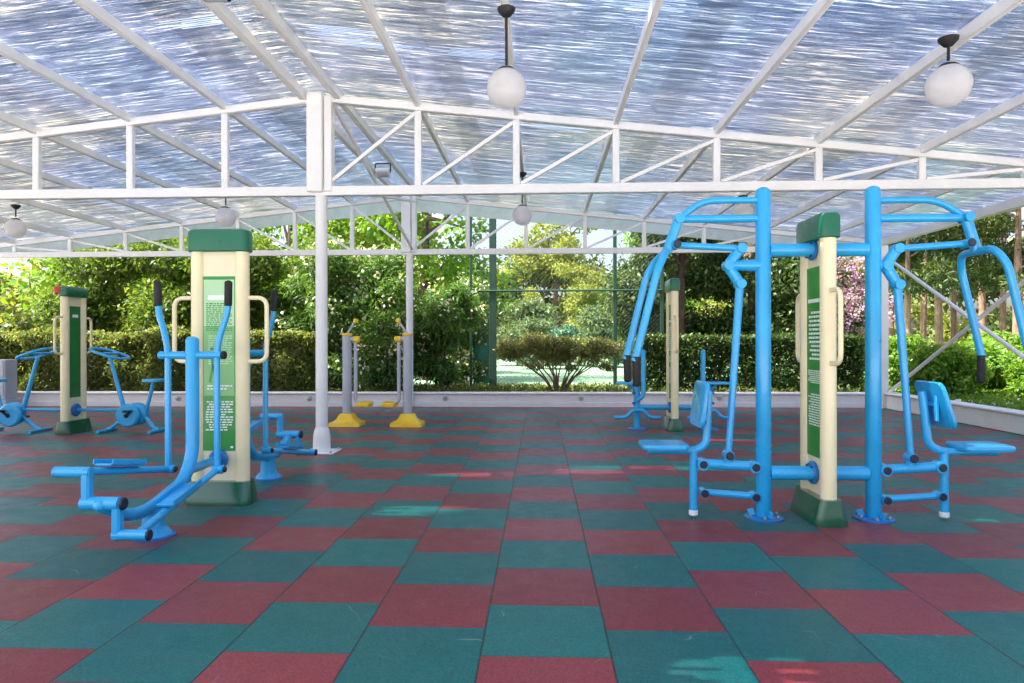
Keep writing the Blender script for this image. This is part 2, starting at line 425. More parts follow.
# ------------------------------------------------------------------ setting
XR, XL, YB = 6.10, -13.6, 12.35          # right edge, left edge, back edge of the floor
m = MB(); m.v = [(XL, 0.3, 0), (XR, 0.3, 0), (XR, YB, 0), (XL, YB, 0)]; m.f = [(0, 1, 2, 3)]
tag(m.build('floor', M_FLOOR, smooth=False), kind='structure')
m = MB(); m.v = [(-300, -300, -0.06), (300, -300, -0.06), (300, 300, -0.06), (-300, 300, -0.06)]; m.f = [(0, 1, 2, 3)]
tag(m.build('ground', M_BASE, smooth=False), kind='structure')
m = MB()
GZ = 0.17
m.v = [(-250, YB + .2, GZ), (XR + .2, YB + .2, GZ), (XR + .2, 0.3, GZ), (250, 0.3, GZ), (250, 250, GZ), (-250, 250, GZ), (250, YB + .2, GZ), (XR + .2, 250, GZ)]
m.f = [(0, 1, 7, 5), (2, 3, 6, 1), (1, 6, 4, 7)]
tag(m.build('garden_ground', M_SOIL, smooth=False), kind='structure')
m = MB(); m.box((5.0, 27.0, GZ + .02), (17, 23.5, 0.05), bev=0.005)
tag(m.build('court', M_COURT, smooth=False), kind='structure')

M_BOUNCE_PAVE = ground_mat('pale_bounce_paving', (0.62, 0.60, 0.56), (0.69, 0.67, 0.63), (0.75, 0.73, 0.69), 0.4)
m = MB(); m.v = [(-60, -60, -.004), (60, -60, -.004), (60, 0.3, -.004), (-60, 0.3, -.004), (-60, YB + .25, -.004), (XL, YB + .25, -.004), (XL, 0.3, -.004)]; m.f = [(0, 1, 2, 6, 3), (3, 6, 5, 4)]
tag(m.build('bounce_paving', M_BOUNCE_PAVE, smooth=False), kind='structure')  # unseen pale ground, added to bounce sunlight up under the roof
# low walls
t = thing('low_wall', (-2.4, YB + .1, 0), 'long low white wall along the back edge of the rubber floor', 'low wall')
m = MB(); m.box((-3.7, YB + .1, 0.115), (19.8, 0.2, 0.23), bev=0.01); m.build('wall_body', M_WALL, t)
m = MB(); m.box((-3.7, YB + .09, 0.249), (19.8, 0.26, 0.035), bev=0.008); m.build('coping', M_WALL, t)
m = MB(); m.box((-3.7, YB - .008, 0.045), (19.8, 0.016, 0.09), bev=0.004); m.build('skirting', M_WALL, t)
t = thing('low_wall', (XR + .1, 5, 0), 'low white wall running along the right side below the crossed braces', 'low wall')
m = MB(); m.box((XR + .1, 6.3, 0.125), (0.2, 12.0, 0.25), bev=0.01); m.build('wall_body', M_WALL, t)
m = MB(); m.box((XR + .09, 6.3, 0.268), (0.26, 12.0, 0.032), bev=0.008); m.build('coping', M_WALL, t)

wl_labels = ['small white round lamp on the back wall left of the tall cream elliptical post',
             'small white round lamp on the back wall just left of the near white column foot',
             'small white round lamp on the back wall right of the yellow footed walker',
             'small white round lamp on the back wall below the brown branching bush',
             'small white round lamp on the back wall behind the left blue backrest']
for px, lb in zip((178, 309, 445, 581, 719.5), wl_labels):
    p = at(px, 397.3, YB - .02)
    t = thing('wall_lamp', (p.x, YB, p.z), lb, 'wall lamp', 'round lamps set in the back wall')
    m = MB(); m.knob((p.x, YB, p.z), (p.x, YB - .03, p.z), 0.058); m.build('housing', M_WHITE, t)
    m = MB(); rings = []
    for k in range(5):
        a = PI / 2 * k / 4.6; rr = 0.044 * math.cos(a); yy = YB - .03 - 0.03 * math.sin(a)
        rings.append([(p.x + rr * math.cos(2 * PI * j / 16), yy, p.z + rr * math.sin(2 * PI * j / 16)) for j in range(16)])
    m.ring_loft(rings); m.build('lens', M_GLOBE, t)

# ------------------------------------------------------------------ pavilion
RX, RZ, SL = -2.38, 3.945, 0.108
YT = (2.27, 7.27, 12.27)
PS = 1.065
def roofz(x): return RZ - SL * abs(x - RX)
pav = thing('pavilion', (RX, YB, 0), 'white steel framed pavilion with streaky translucent pitched roof over the tiled floor', 'pavilion')

# roof sheets with a few torn gaps (where the floor shows patches of sun)
spots = [gp(430, 508), gp(408, 512), gp(470, 474), gp(592, 471), gp(612, 467), gp(700, 468), gp(738, 672), gp(726, 440), gp(905, 497), gp(985, 447), gp(1010, 520)]
dims = [(0.5, 5), (0.3, 5), (0.6, 6), (0.6, 7), (0.7, 5), (0.6, 6), (0.36, 8), (0.6, 5), (0.5, 5), (0.6, 5), (.5, 5)]
holes = []
for p, d in zip(spots, dims):
    q = p.copy()
    for _ in range(6):
        tt = (roofz(q.x)) / SUN.z; q = p + SUN * tt
    for k in range(d[1]):
        yk = q.y + (k - (d[1] - 1) / 2) * .030; xk = q.x + .12 * math.sin(k * 2.3 + q.x)
        holes.append((xk - d[0] / 2, xk + d[0] / 2, yk - .005, yk + .005))
def roof_sheet(x0, x1):
    y0, y1 = 1.0, 12.46  # roof stops short, out of view, so more light reaches the machines
    hs = [h for h in holes if x0 < h[0] and h[1] < x1]
    xs = sorted(set([x0, x1] + [v for h in hs for v in h[:2]])); ys = sorted(set([y0, y1] + [v for h in hs for v in h[2:]]))
    m = MB(); idx = {}
    for i, x in enumerate(xs):
        for j, y in enumerate(ys):
            idx[i, j] = len(m.v); m.v.append((x, y, roofz(x)))
    for i in range(len(xs) - 1):
        for j in range(len(ys) - 1):
            cx, cy = (xs[i] + xs[i + 1]) / 2, (ys[j] + ys[j + 1]) / 2
            if any(h[0] < cx < h[1] and h[2] < cy < h[3] for h in hs): continue
            m.f.append((idx[i, j], idx[i + 1, j], idx[i + 1, j + 1], idx[i, j + 1]))
    return m
roof_sheet(XL - .15, RX).build('roof_sheet', M_ROOF, pav, smooth=False)  # slope extended past the trusses, out of view, to block side sun
roof_sheet(RX, XR + .15).build('roof_sheet', M_ROOF, pav, smooth=False)
# purlins and ridge beams
for k in range(-8, 9):
    if k == 0: continue
    x = RX + PS * k
    z = roofz(x) - 0.050
    m = MB(); m.beam((x, 1.1, z), (x, 12.42, z), 0.050 if abs(k) < 8 else 0.09, 0.09); m.build('purlin', M_WHITE, pav)
for s in (-1, 1):
    x = RX + 0.19 * s
    m = MB(); m.beam((x, 1.1, RZ - 0.065), (x, 12.42, RZ - 0.065), 0.07, 0.10); m.build('ridge_beam', M_WHITE, pav)

BZ = 2.84
def truss(y, left_diag):
    root = bpy.data.objects.new('truss', None); COL.objects.link(root); root.parent = pav; root.location = Vector((RX, y, BZ)) - world_loc(pav)
    for s in (-1, 1):
        m = MB(); xe = RX + s * 8.5
        m.beam((RX + s * .06, y, RZ - .095), (xe, y, roofz(xe) - .09), 0.072, 0.08); m.build('top_chord', M_WHITE, root)
    m = MB(); m.beam((RX - 8.5, y, BZ), (RX + 8.5, y, BZ), 0.08, 0.10); m.build('bottom_chord', M_WHITE, root)
    for k in range(-7, 8):
        if k == 0: continue
        x = RX + PS * k; s = 1 if k > 0 else -1
        ztop = roofz(x) - .132
        if ztop > BZ + .07:
            m = MB(); m.beam((x, y, BZ + .05), (x, y, ztop), 0.07, 0.06); m.build('vertical_strut', M_WHITE, root)
        if k > 0 or left_diag:
            xi = RX + PS * (k - s) + s * .05
            zt = ztop - .02
            if zt > BZ + .12:
                m = MB(); m.beam((xi, y + .004, BZ + .06), (x - s * .03, y + .004, zt), 0.04, 0.04); m.build('diagonal_strut', M_WHITE, root)
    return root
truss(YT[0], True); truss(YT[1], False); truss(YT[2], True)

def column(x, y, foot):
    root = bpy.data.objects.new('column', None); COL.objects.link(root); root.parent = pav; root.location = Vector((x, y, 0)) - world_loc(pav)
    m = MB(); m.tube([(x, y, 0.02), (x, y, BZ - .05)], 0.064, 24); m.build('shaft', M_WHITE, root)
    m = MB(); m.box((x - .05, y - .002, (BZ + RZ) / 2 - .03), (0.17, 0.18, RZ - BZ - .02), bev=.01)
    m.box((x + .085, y + .01, (BZ + RZ) / 2 - .04), (0.085, 0.13, RZ - BZ - .06), bev=.008); m.build('head', M_WHITE, root)
    if foot:
        m = MB(); m.lathe((x, y, 0), [(0.094, 0.012), (0.094, 0.06), (0.092, 0.17), (0.086, 0.21), (0.074, 0.25), (0.066, 0.27)]); m.build('foot_sleeve', M_WHITE, root)
        m = MB(); m.box((x, y, 0.006), (0.34, 0.34, 0.012), bev=.003); m.build('base_plate', M_WHITE, root)
        for sx in (-1, 1):
            for sy in (-1, 1):
                m = MB(); m.knob((x + .14 * sx, y + .14 * sy, .012), (x + .14 * sx, y + .14 * sy, .03), 0.014, 8); m.build('anchor_bolt', M_STEEL, root)
column(RX, YT[1], True); column(RX, YT[2] - 0.02, False)
for y in YT:
    for x in (XR - .0, XL):
        if y == YT[0] and x == XL: continue
        xx = XR - .02 if x > 0 else XL
        root = bpy.data.objects.new('corner_column' if y == YT[2] else 'eave_column', None); COL.objects.link(root); root.parent = pav; root.location = Vector((xx, y, 0)) - world_loc(pav)
        m = MB(); hh = roofz(x) - .14; m.box((xx, y - .05, hh / 2), (0.12, 0.12, hh), bev=.008); m.build('shaft', M_WHITE, root)
# side braces, eave rail, ridge brace, gable film
for y0, y1 in ((YT[1], YT[2]), (YT[0], YT[1])):
    m = MB(); m.tube([(XR - .02, y1 - .13, 2.68), (XR - .02, y0 + .1, 0.30)], 0.028, 12); m.build('cross_brace', M_WHITE, pav)
    m = MB(); m.tube([(XR + .045, y1 - .13, 0.30), (XR + .045, y0 + .1, 2.68)], 0.028, 12); m.build('cross_brace', M_WHITE, pav)
for x in (XR, XL):
    ze = roofz(x) - .07
    m = MB(); m.beam((x, 1.1, ze), (x, 12.42, ze), 0.09, 0.13); m.build('eave_beam', M_WHITE, pav)
m = MB(); m.tube([(RX + .10, YT[1] + .1, RZ - .12), (RX + .06, YT[2] - .1, BZ + .05)], 0.026, 12); m.build('ridge_brace', M_WHITE, pav)
m = MB(); m.tube([(RX + .16, YT[1] + .1, BZ + .05), (RX + .12, YT[2] - .1, RZ - .2)], 0.022, 12); m.build('ridge_brace', M_WHITE, pav)
for s in (-1, 1):
    m = MB(); xe = RX + s * 8.45; y = YT[2] + .12
    m.beam((RX + s * .02, y, RZ - .20), (xe, y, roofz(xe) - .16), 0.012, 0.26); m.build('gable_film', M_FILM, pav)

# hanging globe lamps
def lamp(px, py, Y, ct_k, label):
    D = None
    p = at(px, py, Y)
    zt = roofz(p.x) - 0.095
    t = thing('globe_lamp', (p.x, Y, zt), label, 'pendant lamp', 'white globe lamps hanging from the roof')
    rad = 0.143
    m = MB(); m.lathe((p.x, Y, zt), [(0.014, -0.062), (0.03, -0.055), (0.062, -0.02), (0.066, 0.0)], 20); m.build('ceiling_cup', M_BLACK, t)
    m = MB(); m.tube([(p.x, Y, zt - .05), (p.x, Y, p.z + rad + .03)], 0.010, 10); m.build('stem', M_BLACK, t)
    m = MB(); m.lathe((p.x, Y, p.z), [(0.062, rad - .022), (0.066, rad - .010), (0.05, rad + .004), (0.014, rad + .014)], 22); m.build('collar', M_BLACK, t)
    m = MB(); m.lathe((p.x, Y, p.z), [(rad * math.sin(PI * k / 18) + 1e-4, -rad * math.cos(PI * k / 18)) for k in range(0, 17)], 32); m.build('globe', M_GLOBE, t)
lamp(507, 88, 4.9, 2, 'white globe lamp hanging nearest the top middle of the view from a long stem')
lamp(949, 86, 4.78, 5, 'large white globe lamp hanging at upper right on a short black stem')
lamp(522.5, 215, 9.7, 2, 'small distant white globe lamp in front of the greenery above the brown bush')
lamp(743, 213, 9.8, 5, 'distant white globe lamp half hidden behind the upper tubes of the pull down machine')
lamp(226, 216, 9.7, -2, 'distant white globe lamp just above the green cap of the elliptical post')
lamp(16, 227, 9.8, -5, 'distant white globe lamp at the far left under the low roof')

def flood(Y, lb, up):
    p = Vector((RX + .11, Y, RZ - .2))
    t = thing('floodlight', p, lb, 'floodlight', 'floodlights under the ridge')
    q = Matrix.Rotation(R(up), 3, 'X')
    m = MB(); m.box(p + Vector((0, 0, -.09)), (0.20, 0.16, 0.06), q, .012); m.build('housing', M_BLACK if Y < 6 else M_WHITE, t)
    m = MB(); m.box(p + Vector((0, 0, -.09)) + q @ Vector((0, 0, -.037)), (0.16, 0.12, 0.008), q, .003); m.build('glass', M_GREY, t)
    m = MB(); m.tube([p + Vector((-.11, 0, -.09)), p + Vector((-.11, 0, .04)), p + Vector((.11, 0, .04)), p + Vector((.11, 0, -.09))], 0.010, 8, .02); m.build('bracket', M_BLACK, t)
flood(4.62, 'black floodlight under the ridge beams cut by the top edge of the view', -25)
flood(9.7, 'pale floodlight under the ridge behind the near column', -25)

# ------------------------------------------------------------------ fitness post shared by the machines
def dashes(rng, P, u0, u1, z0, z1, lh, n_ind=0.0):
    """rows of small word-like printed bars on a panel; P(u, z, out) gives the point"""
    m = MB(); z = z1
    while z - lh > z0:
        u = u0 + (rng.uniform(0, .03) if n_ind else 0); end = u1 - rng.choice([0, 0, .01, .04])
        while u < end - .012:
            wl = min(rng.uniform(.012, .042), end - u)
            a, b, c, d = P(u, z - lh, .0006), P(u + wl, z - lh, .0006), P(u + wl, z, .0006), P(u, z, .0006)
            e, f, g, h = P(u, z - lh, -.0003), P(u + wl, z - lh, -.0003), P(u + wl, z, -.0003), P(u, z, -.0003)
            k = len(m.v); m.v += [tuple(x) for x in (a, b, c, d, e, f, g, h)]
            m.f += [(k, k + 1, k + 2, k + 3), (k, k + 4, k + 5, k + 1), (k + 1, k + 5, k + 6, k + 2), (k + 2, k + 6, k + 7, k + 3), (k + 3, k + 7, k + 4, k)]
            u += wl + .007
        z -= lh * 1.9
    return m

def fitness_post(root, cx, cy, U, N, style, panels, broken=False):
    """U: unit vector along the width, N: unit vector out of the panel face"""
    U = Vector(U); N = Vector(N); C = Vector((cx, cy, 0))
    def W(u, n, z): return C + U * u + N * n + Vector((0, 0, z))
    H = 2.04
    m = MB()
    for s in (-1, 1): m.tube([W(.168 * s, 0, .12), W(.168 * s, 0, 1.90)], 0.051, 24)
    m.build('uprights', M_CREAM, root)
    m = MB(); m.ring_loft([[W(u, n, z) for u, n in ((-.135, -.018), (.135, -.018), (.135, .018), (-.135, .018))] for z in (.15, 1.89)]); m.build('centre_board', M_CREAM_IN, root)
    def loft(levels, name, mat):
        m = MB(); m.ring_loft([[W(x, y, z) for x, y in roundrect(a, b, r)] for z, a, b, r in levels]); return m.build(name, mat, root)
    loft([(0.0, .256, .112, .07), (.025, .256, .112, .07), (.06, .252, .100, .06), (.15, .243, .078, .05), (.168, .240, .074, .05)], 'base', M_GREEN_DK)
    if broken:
        loft([(1.80, .228, .066, .05), (1.84, .238, .072, .05), (1.88, .226, .078, .05), (1.915, .236, .07, .05), (1.935, .20, .05, .04)], 'cap', M_GREEN)
    else:
        loft([(1.872, .226, .062, .045), (1.878, .232, .068, .045), (2.005, .232, .068, .045), (2.03, .224, .060, .04), (2.04, .20, .045, .03)], 'cap', M_GREEN)
    for s in (-1, 1):
        m = MB(); m.tube([W(.20 * s, 0, 1.53), W(.352 * s, 0, 1.53), W(.352 * s, 0, 1.055), W(.20 * s, 0, 1.055)], 0.0165, 14, .10, n=8); m.build('grab_handle', M_CREAM, root)
    for f in panels:
        def P(u, z, out): return W(u * f, f * (.0235 + out), z)
        def slab(u0, u1, z0, z1, out0, out1):
            m = MB(); m.ring_loft([[P(u0, z0, o), P(u1, z0, o), P(u1, z1, o), P(u0, z1, o)] for o in (out0, out1)]); return m
        rng = random.Random(int(cx * 100) + f)
        if style == 'dark':
            pn = slab(-.10, .10, .47, 1.68, -.006, 0).build('info_panel', M_PANELDARK, root)
            m = slab(-.055, .055, 1.53, 1.57, -.0003, .0006); m.build('heading_print', M_LETTER, pn)
            dashes(rng, P, -.08, .08, .65, 1.40, .008).build('lettering', M_PANELGREEN, pn)
        elif style == 'pale':
            pn = slab(-.128, .128, .39, 1.69, -.006, 0).build('info_panel', M_PANELGREEN, root)
            slab(-.116, .116, 1.32, 1.665, -.0003, .0008).build('pale_print', M_PALEPRINT, pn)
            slab(-.116, .116, .80, 1.32, -.0003, .0008).build('mid_print', M_MIDPRINT, pn)
            m = slab(-.085, .075, 1.515, 1.55, -.0002, .0016); m.build('heading_print', M_LETTER, pn)
            def P2(u, z, out): return P(u, z, out + .0008)
            dashes(rng, P2, -.098, .10, 1.28, 1.49, .008).build('small_lettering', M_PANELGREEN, pn)
            dashes(rng, P2, -.08, .10, 1.02, 1.25, .009).build('small_lettering', M_PALEPRINT, pn)
            dashes(rng, P2, -.09, .10, .83, .88, .012).build('small_lettering', M_LETTER, pn)
            m = dashes(rng, P, -.105, .105, .54, .76, .010, 1); m.build('lettering', M_LETTER, pn)
            m = slab(.085, .105, .41, .425, -.0002, .0008); m.build('corner_print', M_LETTER, pn)
            # exercise figure: a simple standing silhouette in the middle of the panel
            m = MB()
            for a, b, r in (((-.055, 1.14), (-.055, 1.16), .013), ((-.055, 1.12), (-.045, 1.03), .012), ((-.045, 1.03), (-.07, .90), .009), ((-.045, 1.03), (-.015, .90), .009), ((-.055, 1.11), (-.005, 1.06), .007)):
                d = Vector((b[0] - a[0], b[1] - a[1])); d.normalize(); nn = Vector((-d.y, d.x)) * r
                k = len(m.v); m.v += [tuple(P(x, z, .0022)) for x, z in ((a[0] + nn.x, a[1] + nn.y), (a[0] - nn.x, a[1] - nn.y), (b[0] - nn.x, b[1] - nn.y), (b[0] + nn.x, b[1] + nn.y))]
                m.f.append((k, k + 1, k + 2, k + 3))
            m.build('figure_print', M_PANELGREEN, pn, smooth=False)
        else:
            pn = slab(-.13, .13, .415, 1.70, -.006, 0).build('info_panel', M_PANELGREEN, root)
            m = slab(-.10, .10, 1.46, 1.485, -.0003, .0008); m.build('heading_print', M_LETTER, pn)
            dashes(rng, P, -.10, .09, 1.06, 1.40, .015).build('lettering', M_LETTER, pn)
            dashes(rng, P, -.10, .10, .90, 1.0, .007).build('small_lettering', M_LETTER, pn)
            dashes(rng, P, -.10, .10, .62, .84, .009).build('lettering', M_LETTER, pn)
    return W

def flange(root, W, f, z, r=.062):
    m = MB(); m.knob(W(0, f * .018, z), W(0, f * .055, z), r, 20); m.build('flange', M_BLUE_DK, root)

# ------------------------------------------------------------------ elliptical trainer, left foreground
ex, ey = -2.39, 4.96
t = thing('elliptical_trainer', (ex, ey, 0), 'blue two sided elliptical trainer on a tall cream post with green cap, left foreground', 'exercise machine')
W = fitness_post(t, ex, ey, (1, 0, 0), (0, -1, 0), 'pale', (1, -1))
def elliptical(s):
    def Q(x, v, z): return Vector((ex + x, ey - s * v, z))
    flange(t, W, s, .33, .072)
    m = MB(); m.tube([Q(0, .05, .33), Q(0, .46, .33)], .032, 14); m.build('tie_tube', M_BLUE, t)
    m = MB(); m.tube([Q(0, .41, 1.215), Q(0, .41, .42), Q(0, .53, .265), Q(0, .92, .180), Q(0, 1.12, .185), Q(0, 1.40, .32)], [.044, .044, .044, .040, .038, .034], 20, .11, dome=True, n=7)
    mp = m.build('main_tube', M_BLUE, t)
    m = MB(); m.lathe(Q(0, .88, 0), [(.105, .012), (.10, .03), (.068, .06), (.06, .14), (.062, .17)], 24); m.build('pedestal', M_BLUE, t)
    m = MB(); m.lathe(Q(0, .88, 0), [(.125, 0), (.125, .010), (.12, .013)], 28); m.build('base_plate', M_BLUE_DK, t)
    m = MB(); m.tube([Q(-.215, .41, 1.11), Q(.205, .41, 1.11)], .027, 16); m.build('pivot_bar', M_BLUE, t)
    for sx in (-1, 1):
        m = MB(); m.knob(Q(.205 * sx, .41, 1.11), Q(.235 * sx, .41, 1.11), .028); m.build('end_cap', M_BLACK if sx > 0 else M_BLUE, t)
        X = .172 * sx
        m = MB(); m.tube([Q(X, .41, .33), Q(X, .41, 1.18), Q(X + .07 * sx, .40, 1.40), Q(X + .075 * sx, .40, 1.48)], .021, 14, .10, n=6)
        ar = m.build('swing_arm', M_BLUE, t)
        m = MB(); m.tube([Q(X + .0745 * sx, .40, 1.455), Q(X + .077 * sx, .40, 1.61)], .026, 14, dome=True); m.build('hand_grip', M_BLACK, ar)
        m = MB(); m.knob(Q(X - .03, .41, .325), Q(X + .045, .41, .325), .03); m.build('arm_bearing', M_BLUE, ar)
        m = MB(); m.knob(Q(X + .045, .41, .325), Q(X + .062, .41, .325), .020); m.build('bolt_cap', M_CAP, ar)
        zc = .32 + .17 * (-sx)
        xa = .085 * sx; xo = .255 * sx
        m = MB(); m.box(Q(xa, 1.37, (.32 + zc) / 2), (.048, .056, .228), bev=.012); m.tube([Q(xa - .02 * sx, 1.37, zc), Q(xo, 1.37, zc)], .030, 16)
        cr = m.build('crank', M_BLUE, t)
        m = MB(); m.knob(Q(xo, 1.37, zc), Q(xo + .014 * sx, 1.37, zc), .031); m.build('bolt_cap', M_CAP if sx > 0 else M_BLUE, cr)
        m = MB(); a = Q(xo - .065 * sx, 1.37, zc); b = Q(X, .41, .325)
        m.tube([a, a.lerp(b, .5), b], .023, 14)
        pb = m.build('pedal_bar', M_BLUE, t)
        d = (b - a).normalized(); mid = a.lerp(b, .47)
        m = MB(); m.beam(mid - d * .17 + Vector((0, 0, .038)), mid + d * .17 + Vector((0, 0, .034)), .105, .016, .006)
        m.beam(mid - d * .17 + Vector((.058 , 0, .055)), mid + d * .17 + Vector((.058, 0, .055)), .008, .03, .003)
        m.beam(mid - d * .17 + Vector((-.058, 0, .055)), mid + d * .17 + Vector((-.058, 0, .055)), .008, .03, .003)
        m.build('foot_plate', M_BLUE, pb)
    m = MB(); m.tube([Q(-.11, 1.37, .32), Q(.10, 1.37, .32)], .037, 18); m.build('crank_axle', M_BLUE, t)
    m = MB(); m.knob(Q(.11, 1.37, .32), Q(.128, 1.37, .32), .036); m.build('bolt_cap', M_CAP, t)
elliptical(1); elliptical(-1)

# ------------------------------------------------------------------ pull-down machine, right foreground
gx, gy = 1.885, 4.66
t = thing('pulldown_machine', (gx, gy, 0), 'blue two seat pull down machine with twin posts and a cream centre post, right foreground', 'exercise machine')
W = fitness_post(t, gx, gy + .01, (0, 1, 0), (-1, 0, 0), 'green', (1, -1))
YP = 4.65
flange(t, W, 1, .306, .078); flange(t, W, -1, .306, .078); flange(t, W, 1, 1.816, .07); flange(t, W, -1, 1.816, .07)
for f in (1, -1):
    for zc in (.306, 1.816):
        for a in range(4):
            an = PI / 4 + a * PI / 2; c = W(.055 * math.cos(an), f * .055, zc + .055 * math.sin(an)); c2 = W(.055 * math.cos(an), f * .066, zc + .055 * math.sin(an)); m = MB(); m.knob(c, c2, .011, 8); m.build('flange_bolt', M_BLACK, t)
PXS = (1.515, 2.245)
for side in (0, 1):
    s = -1 if side == 0 else 1
    xp = PXS[side]
    m = MB(); m.tube([(xp, YP, .0), (xp, YP, 2.215)], .050, 26, dome=True); m.build('upright_post', M_BLUE, t)
    m = MB(); m.lathe((xp, YP, 0), [(.128, 0.0), (.128, .010), (.124, .013)], 28); bpz = m.build('base_plate', M_BLUE_DK, t)
    for a in range(6):
        m = MB(); an = a * PI / 3 + .3; q = Vector((xp + .100 * math.cos(an), YP + .100 * math.sin(an), .013)); m.knob(q, q + Vector((0, 0, .018)), .012, 8); m.build('anchor_bolt', M_STEEL, bpz)
    for a in range(3):
        m = MB(); an = a * 2 * PI / 3 + .8; dx, dy = math.cos(an), math.sin(an)
        m.beam((xp + .06 * dx, YP + .06 * dy, .04), (xp + .10 * dx, YP + .10 * dy, .028), .010, .05, .003); m.build('gusset', M_BLUE, bpz)
    for zc, r in ((1.816, .046), (.306, .048)):
        m = MB(); m.tube([(xp - s * .04, YP, zc), (gx + s * .05, YP, zc)], r, 20); m.build('cross_tube', M_BLUE, t)
    A = lambda px, py, Y=YP: at(px, py, Y)
    if side == 0:
        piv, bend = A(679, 219), A(702, 200.5)
        lev_b = A(667, 252)
        hand = [(657, 262), (650, 277), (624.5, 358), (626.5, 381)]
        link_a, link_b = A(676, 245), A(741, 248.5)
        rock_m, rock_b = A(728, 265.5), A(740, 284)
        rod_b = A(728, 455)
        armU, armL = (A(702, 463.5), A(754, 466.5)), (A(703, 492), A(754, 496))
        spx = 693; seat_x = (640, 686); bk_x = 706; seat_tip = 641
    else:
        piv, bend = A(966, 218), A(938, 200)
        lev_b = A(977, 252)
        hand = None
        link_a, link_b = A(967, 244), A(897, 249)
        rock_m, rock_b = A(885.5, 266), A(897.5, 285)
        rod_b = A(910.5, 458)
        armU, armL = (A(939, 467), A(884, 470)), (A(939, 496), A(884, 499.5))
        spx = 944; seat_x = (954, 1005); bk_x = 928; seat_tip = 1013
    # fixed frame: bent upper tube and straight lower tube
    m = MB(); m.tube([(xp + s * .04, YP, bend.z), bend, piv], .023, 16, .12, n=8); m.build('frame_tube', M_BLUE, t)
    m = MB(); m.tube([(xp + s * .04, YP, piv.z), (piv.x, YP, piv.z)], .027, 16); m.build('frame_tube', M_BLUE, t)
    m = MB(); m.tube([(piv.x, YP - .055, piv.z), (piv.x, YP + .055, piv.z)], .033, 18); m.build('pivot_barrel', M_BLUE, t)
    # lever with its two handles
    dY = .235
    m = MB(); m.tube([piv, lev_b], .034, 18)
    m.tube([link_a + Vector((0, -.05, 0)), link_a + Vector((0, .05, 0))], .03, 14)
    lv = m.build('lever', M_BLUE, t)
    xo = [0.07, 0.11, 0.30, 0.285]
    zz = [lev_b.z - .0, lev_b.z - .09, 1.07, .915]
    g_top = 1.065
    for sy in (-1, 1):
        base = lev_b
        if side == 0:
            pts = [base, base + Vector((s * .035, sy * .16, -.02)), base + Vector((s * .10, sy * dY, -.13)), Vector((base.x + s * .25, YP + sy * dY, 1.07))]
        else:
            pts = [base, base + Vector((s * .0, sy * .17, .0)), base + Vector((s * .04, sy * dY, -.10)), Vector((base.x + s * .185, YP + sy * dY, 1.065))]
        m = MB(); m.tube(pts, .025, 16, .09, n=7); hd = m.build('handle_bar', M_BLUE, lv)
        e = pts[-1]; d = (pts[-1] - pts[-2]).normalized()
        m = MB(); m.tube([e - d * .03, e - d * .0 + Vector((0, 0, -.15)) + Vector((-s * .012, 0, 0))], .0265, 16, dome=True); m.build('hand_grip', M_BLACK, lv)
    m = MB(); m.knob(link_a + Vector((0, -.065, 0)), link_a + Vector((0, -.05, 0)), .027); m.build('bolt_cap', M_CAP, lv)
    # horizontal link
    m = MB(); m.tube([link_a, link_b], .023, 14); m.build('link_rod', M_BLUE, t)
    # rocker on a stub from the post
    m = MB(); m.tube([link_b, rock_m, rock_b], .036, 16, .03, n=4)
    m.tube([link_b + Vector((0, -.045, 0)), link_b + Vector((0, .045, 0))], .033, 14); m.tube([rock_m + Vector((0, -.045, 0)), rock_m + Vector((0, .045, 0))], .034, 14); m.tube([rock_b + Vector((0, -.045, 0)), rock_b + Vector((0, .045, 0))], .033, 14)
    m.build('rocker', M_BLUE, t)
    m = MB(); m.tube([(xp, YP, rock_m.z), (rock_m.x, YP, rock_m.z)], [.045, .032, .030], 16); m.build('rocker_stub', M_BLUE, t)
    # push rod
    m = MB(); m.tube([rock_b, rock_b.lerp(rod_b, .93), rod_b], [.028, .027, .021], 14); m.build('push_rod', M_BLUE, t)
    m = MB(); m.tube([rod_b + Vector((0, -.04, 0)), rod_b + Vector((0, .04, 0))], .034, 14); m.tube([rod_b, rod_b + Vector((0, 0, -.05))], .03, 14); m.build('rod_eye', M_BLUE, t)
    m = MB(); m.knob(rod_b + Vector((0, -.055, 0)), rod_b + Vector((0, -.04, 0)), .028); m.build('bolt_cap', M_CAP, t)
    # parallel arms
    for (p0, p1), r in ((armU, .034), (armL, .024)):
        m = MB(); m.tube([p0, p1], r, 16); m.tube([p0 + Vector((0, -.04, 0)), p0 + Vector((0, .04, 0))], r + .006, 14); m.tube([p1 + Vector((0, -.04, 0)), p1 + Vector((0, .04, 0))], r + .006, 14)
        am = m.build('seat_arm', M_BLUE, t)
        for q in (p0, p1):
            m = MB(); m.knob(q + Vector((0, -.054, 0)), q + Vector((0, -.040, 0)), .026); m.build('bolt_cap', M_CAP, am)
    # seat post, seat and backrest
    sxw = A(spx, 480).x
    m = MB(); m.tube([(sxw, YP, .05), (sxw, YP, .475)], .027, 16); m.build('seat_post', M_BLUE, t)
    m = MB(); m.knob((sxw, YP, .012), (sxw, YP, .055), .031); m.build('foot_cap', M_WHITE, t)
    bkx = A(bk_x, 400).x
    xs0, xs1 = A(seat_x[0], 447).x, A(seat_x[1], 447).x
    lo, hi = min(xs0, xs1), max(xs0, xs1)
    far = xs0 if side == 0 else xs1
    m = MB(); m.tube([(far - s * .05, YP, .452), (sxw - s * .02, YP, .455), (bkx, YP, .50), (bkx - s * .02 + (0 if side == 0 else -.02), YP, .86)], .026, 16, .13, n=8); m.build('seat_frame', M_BLUE, t)
    m = MB()
    cxs = (lo + hi) / 2
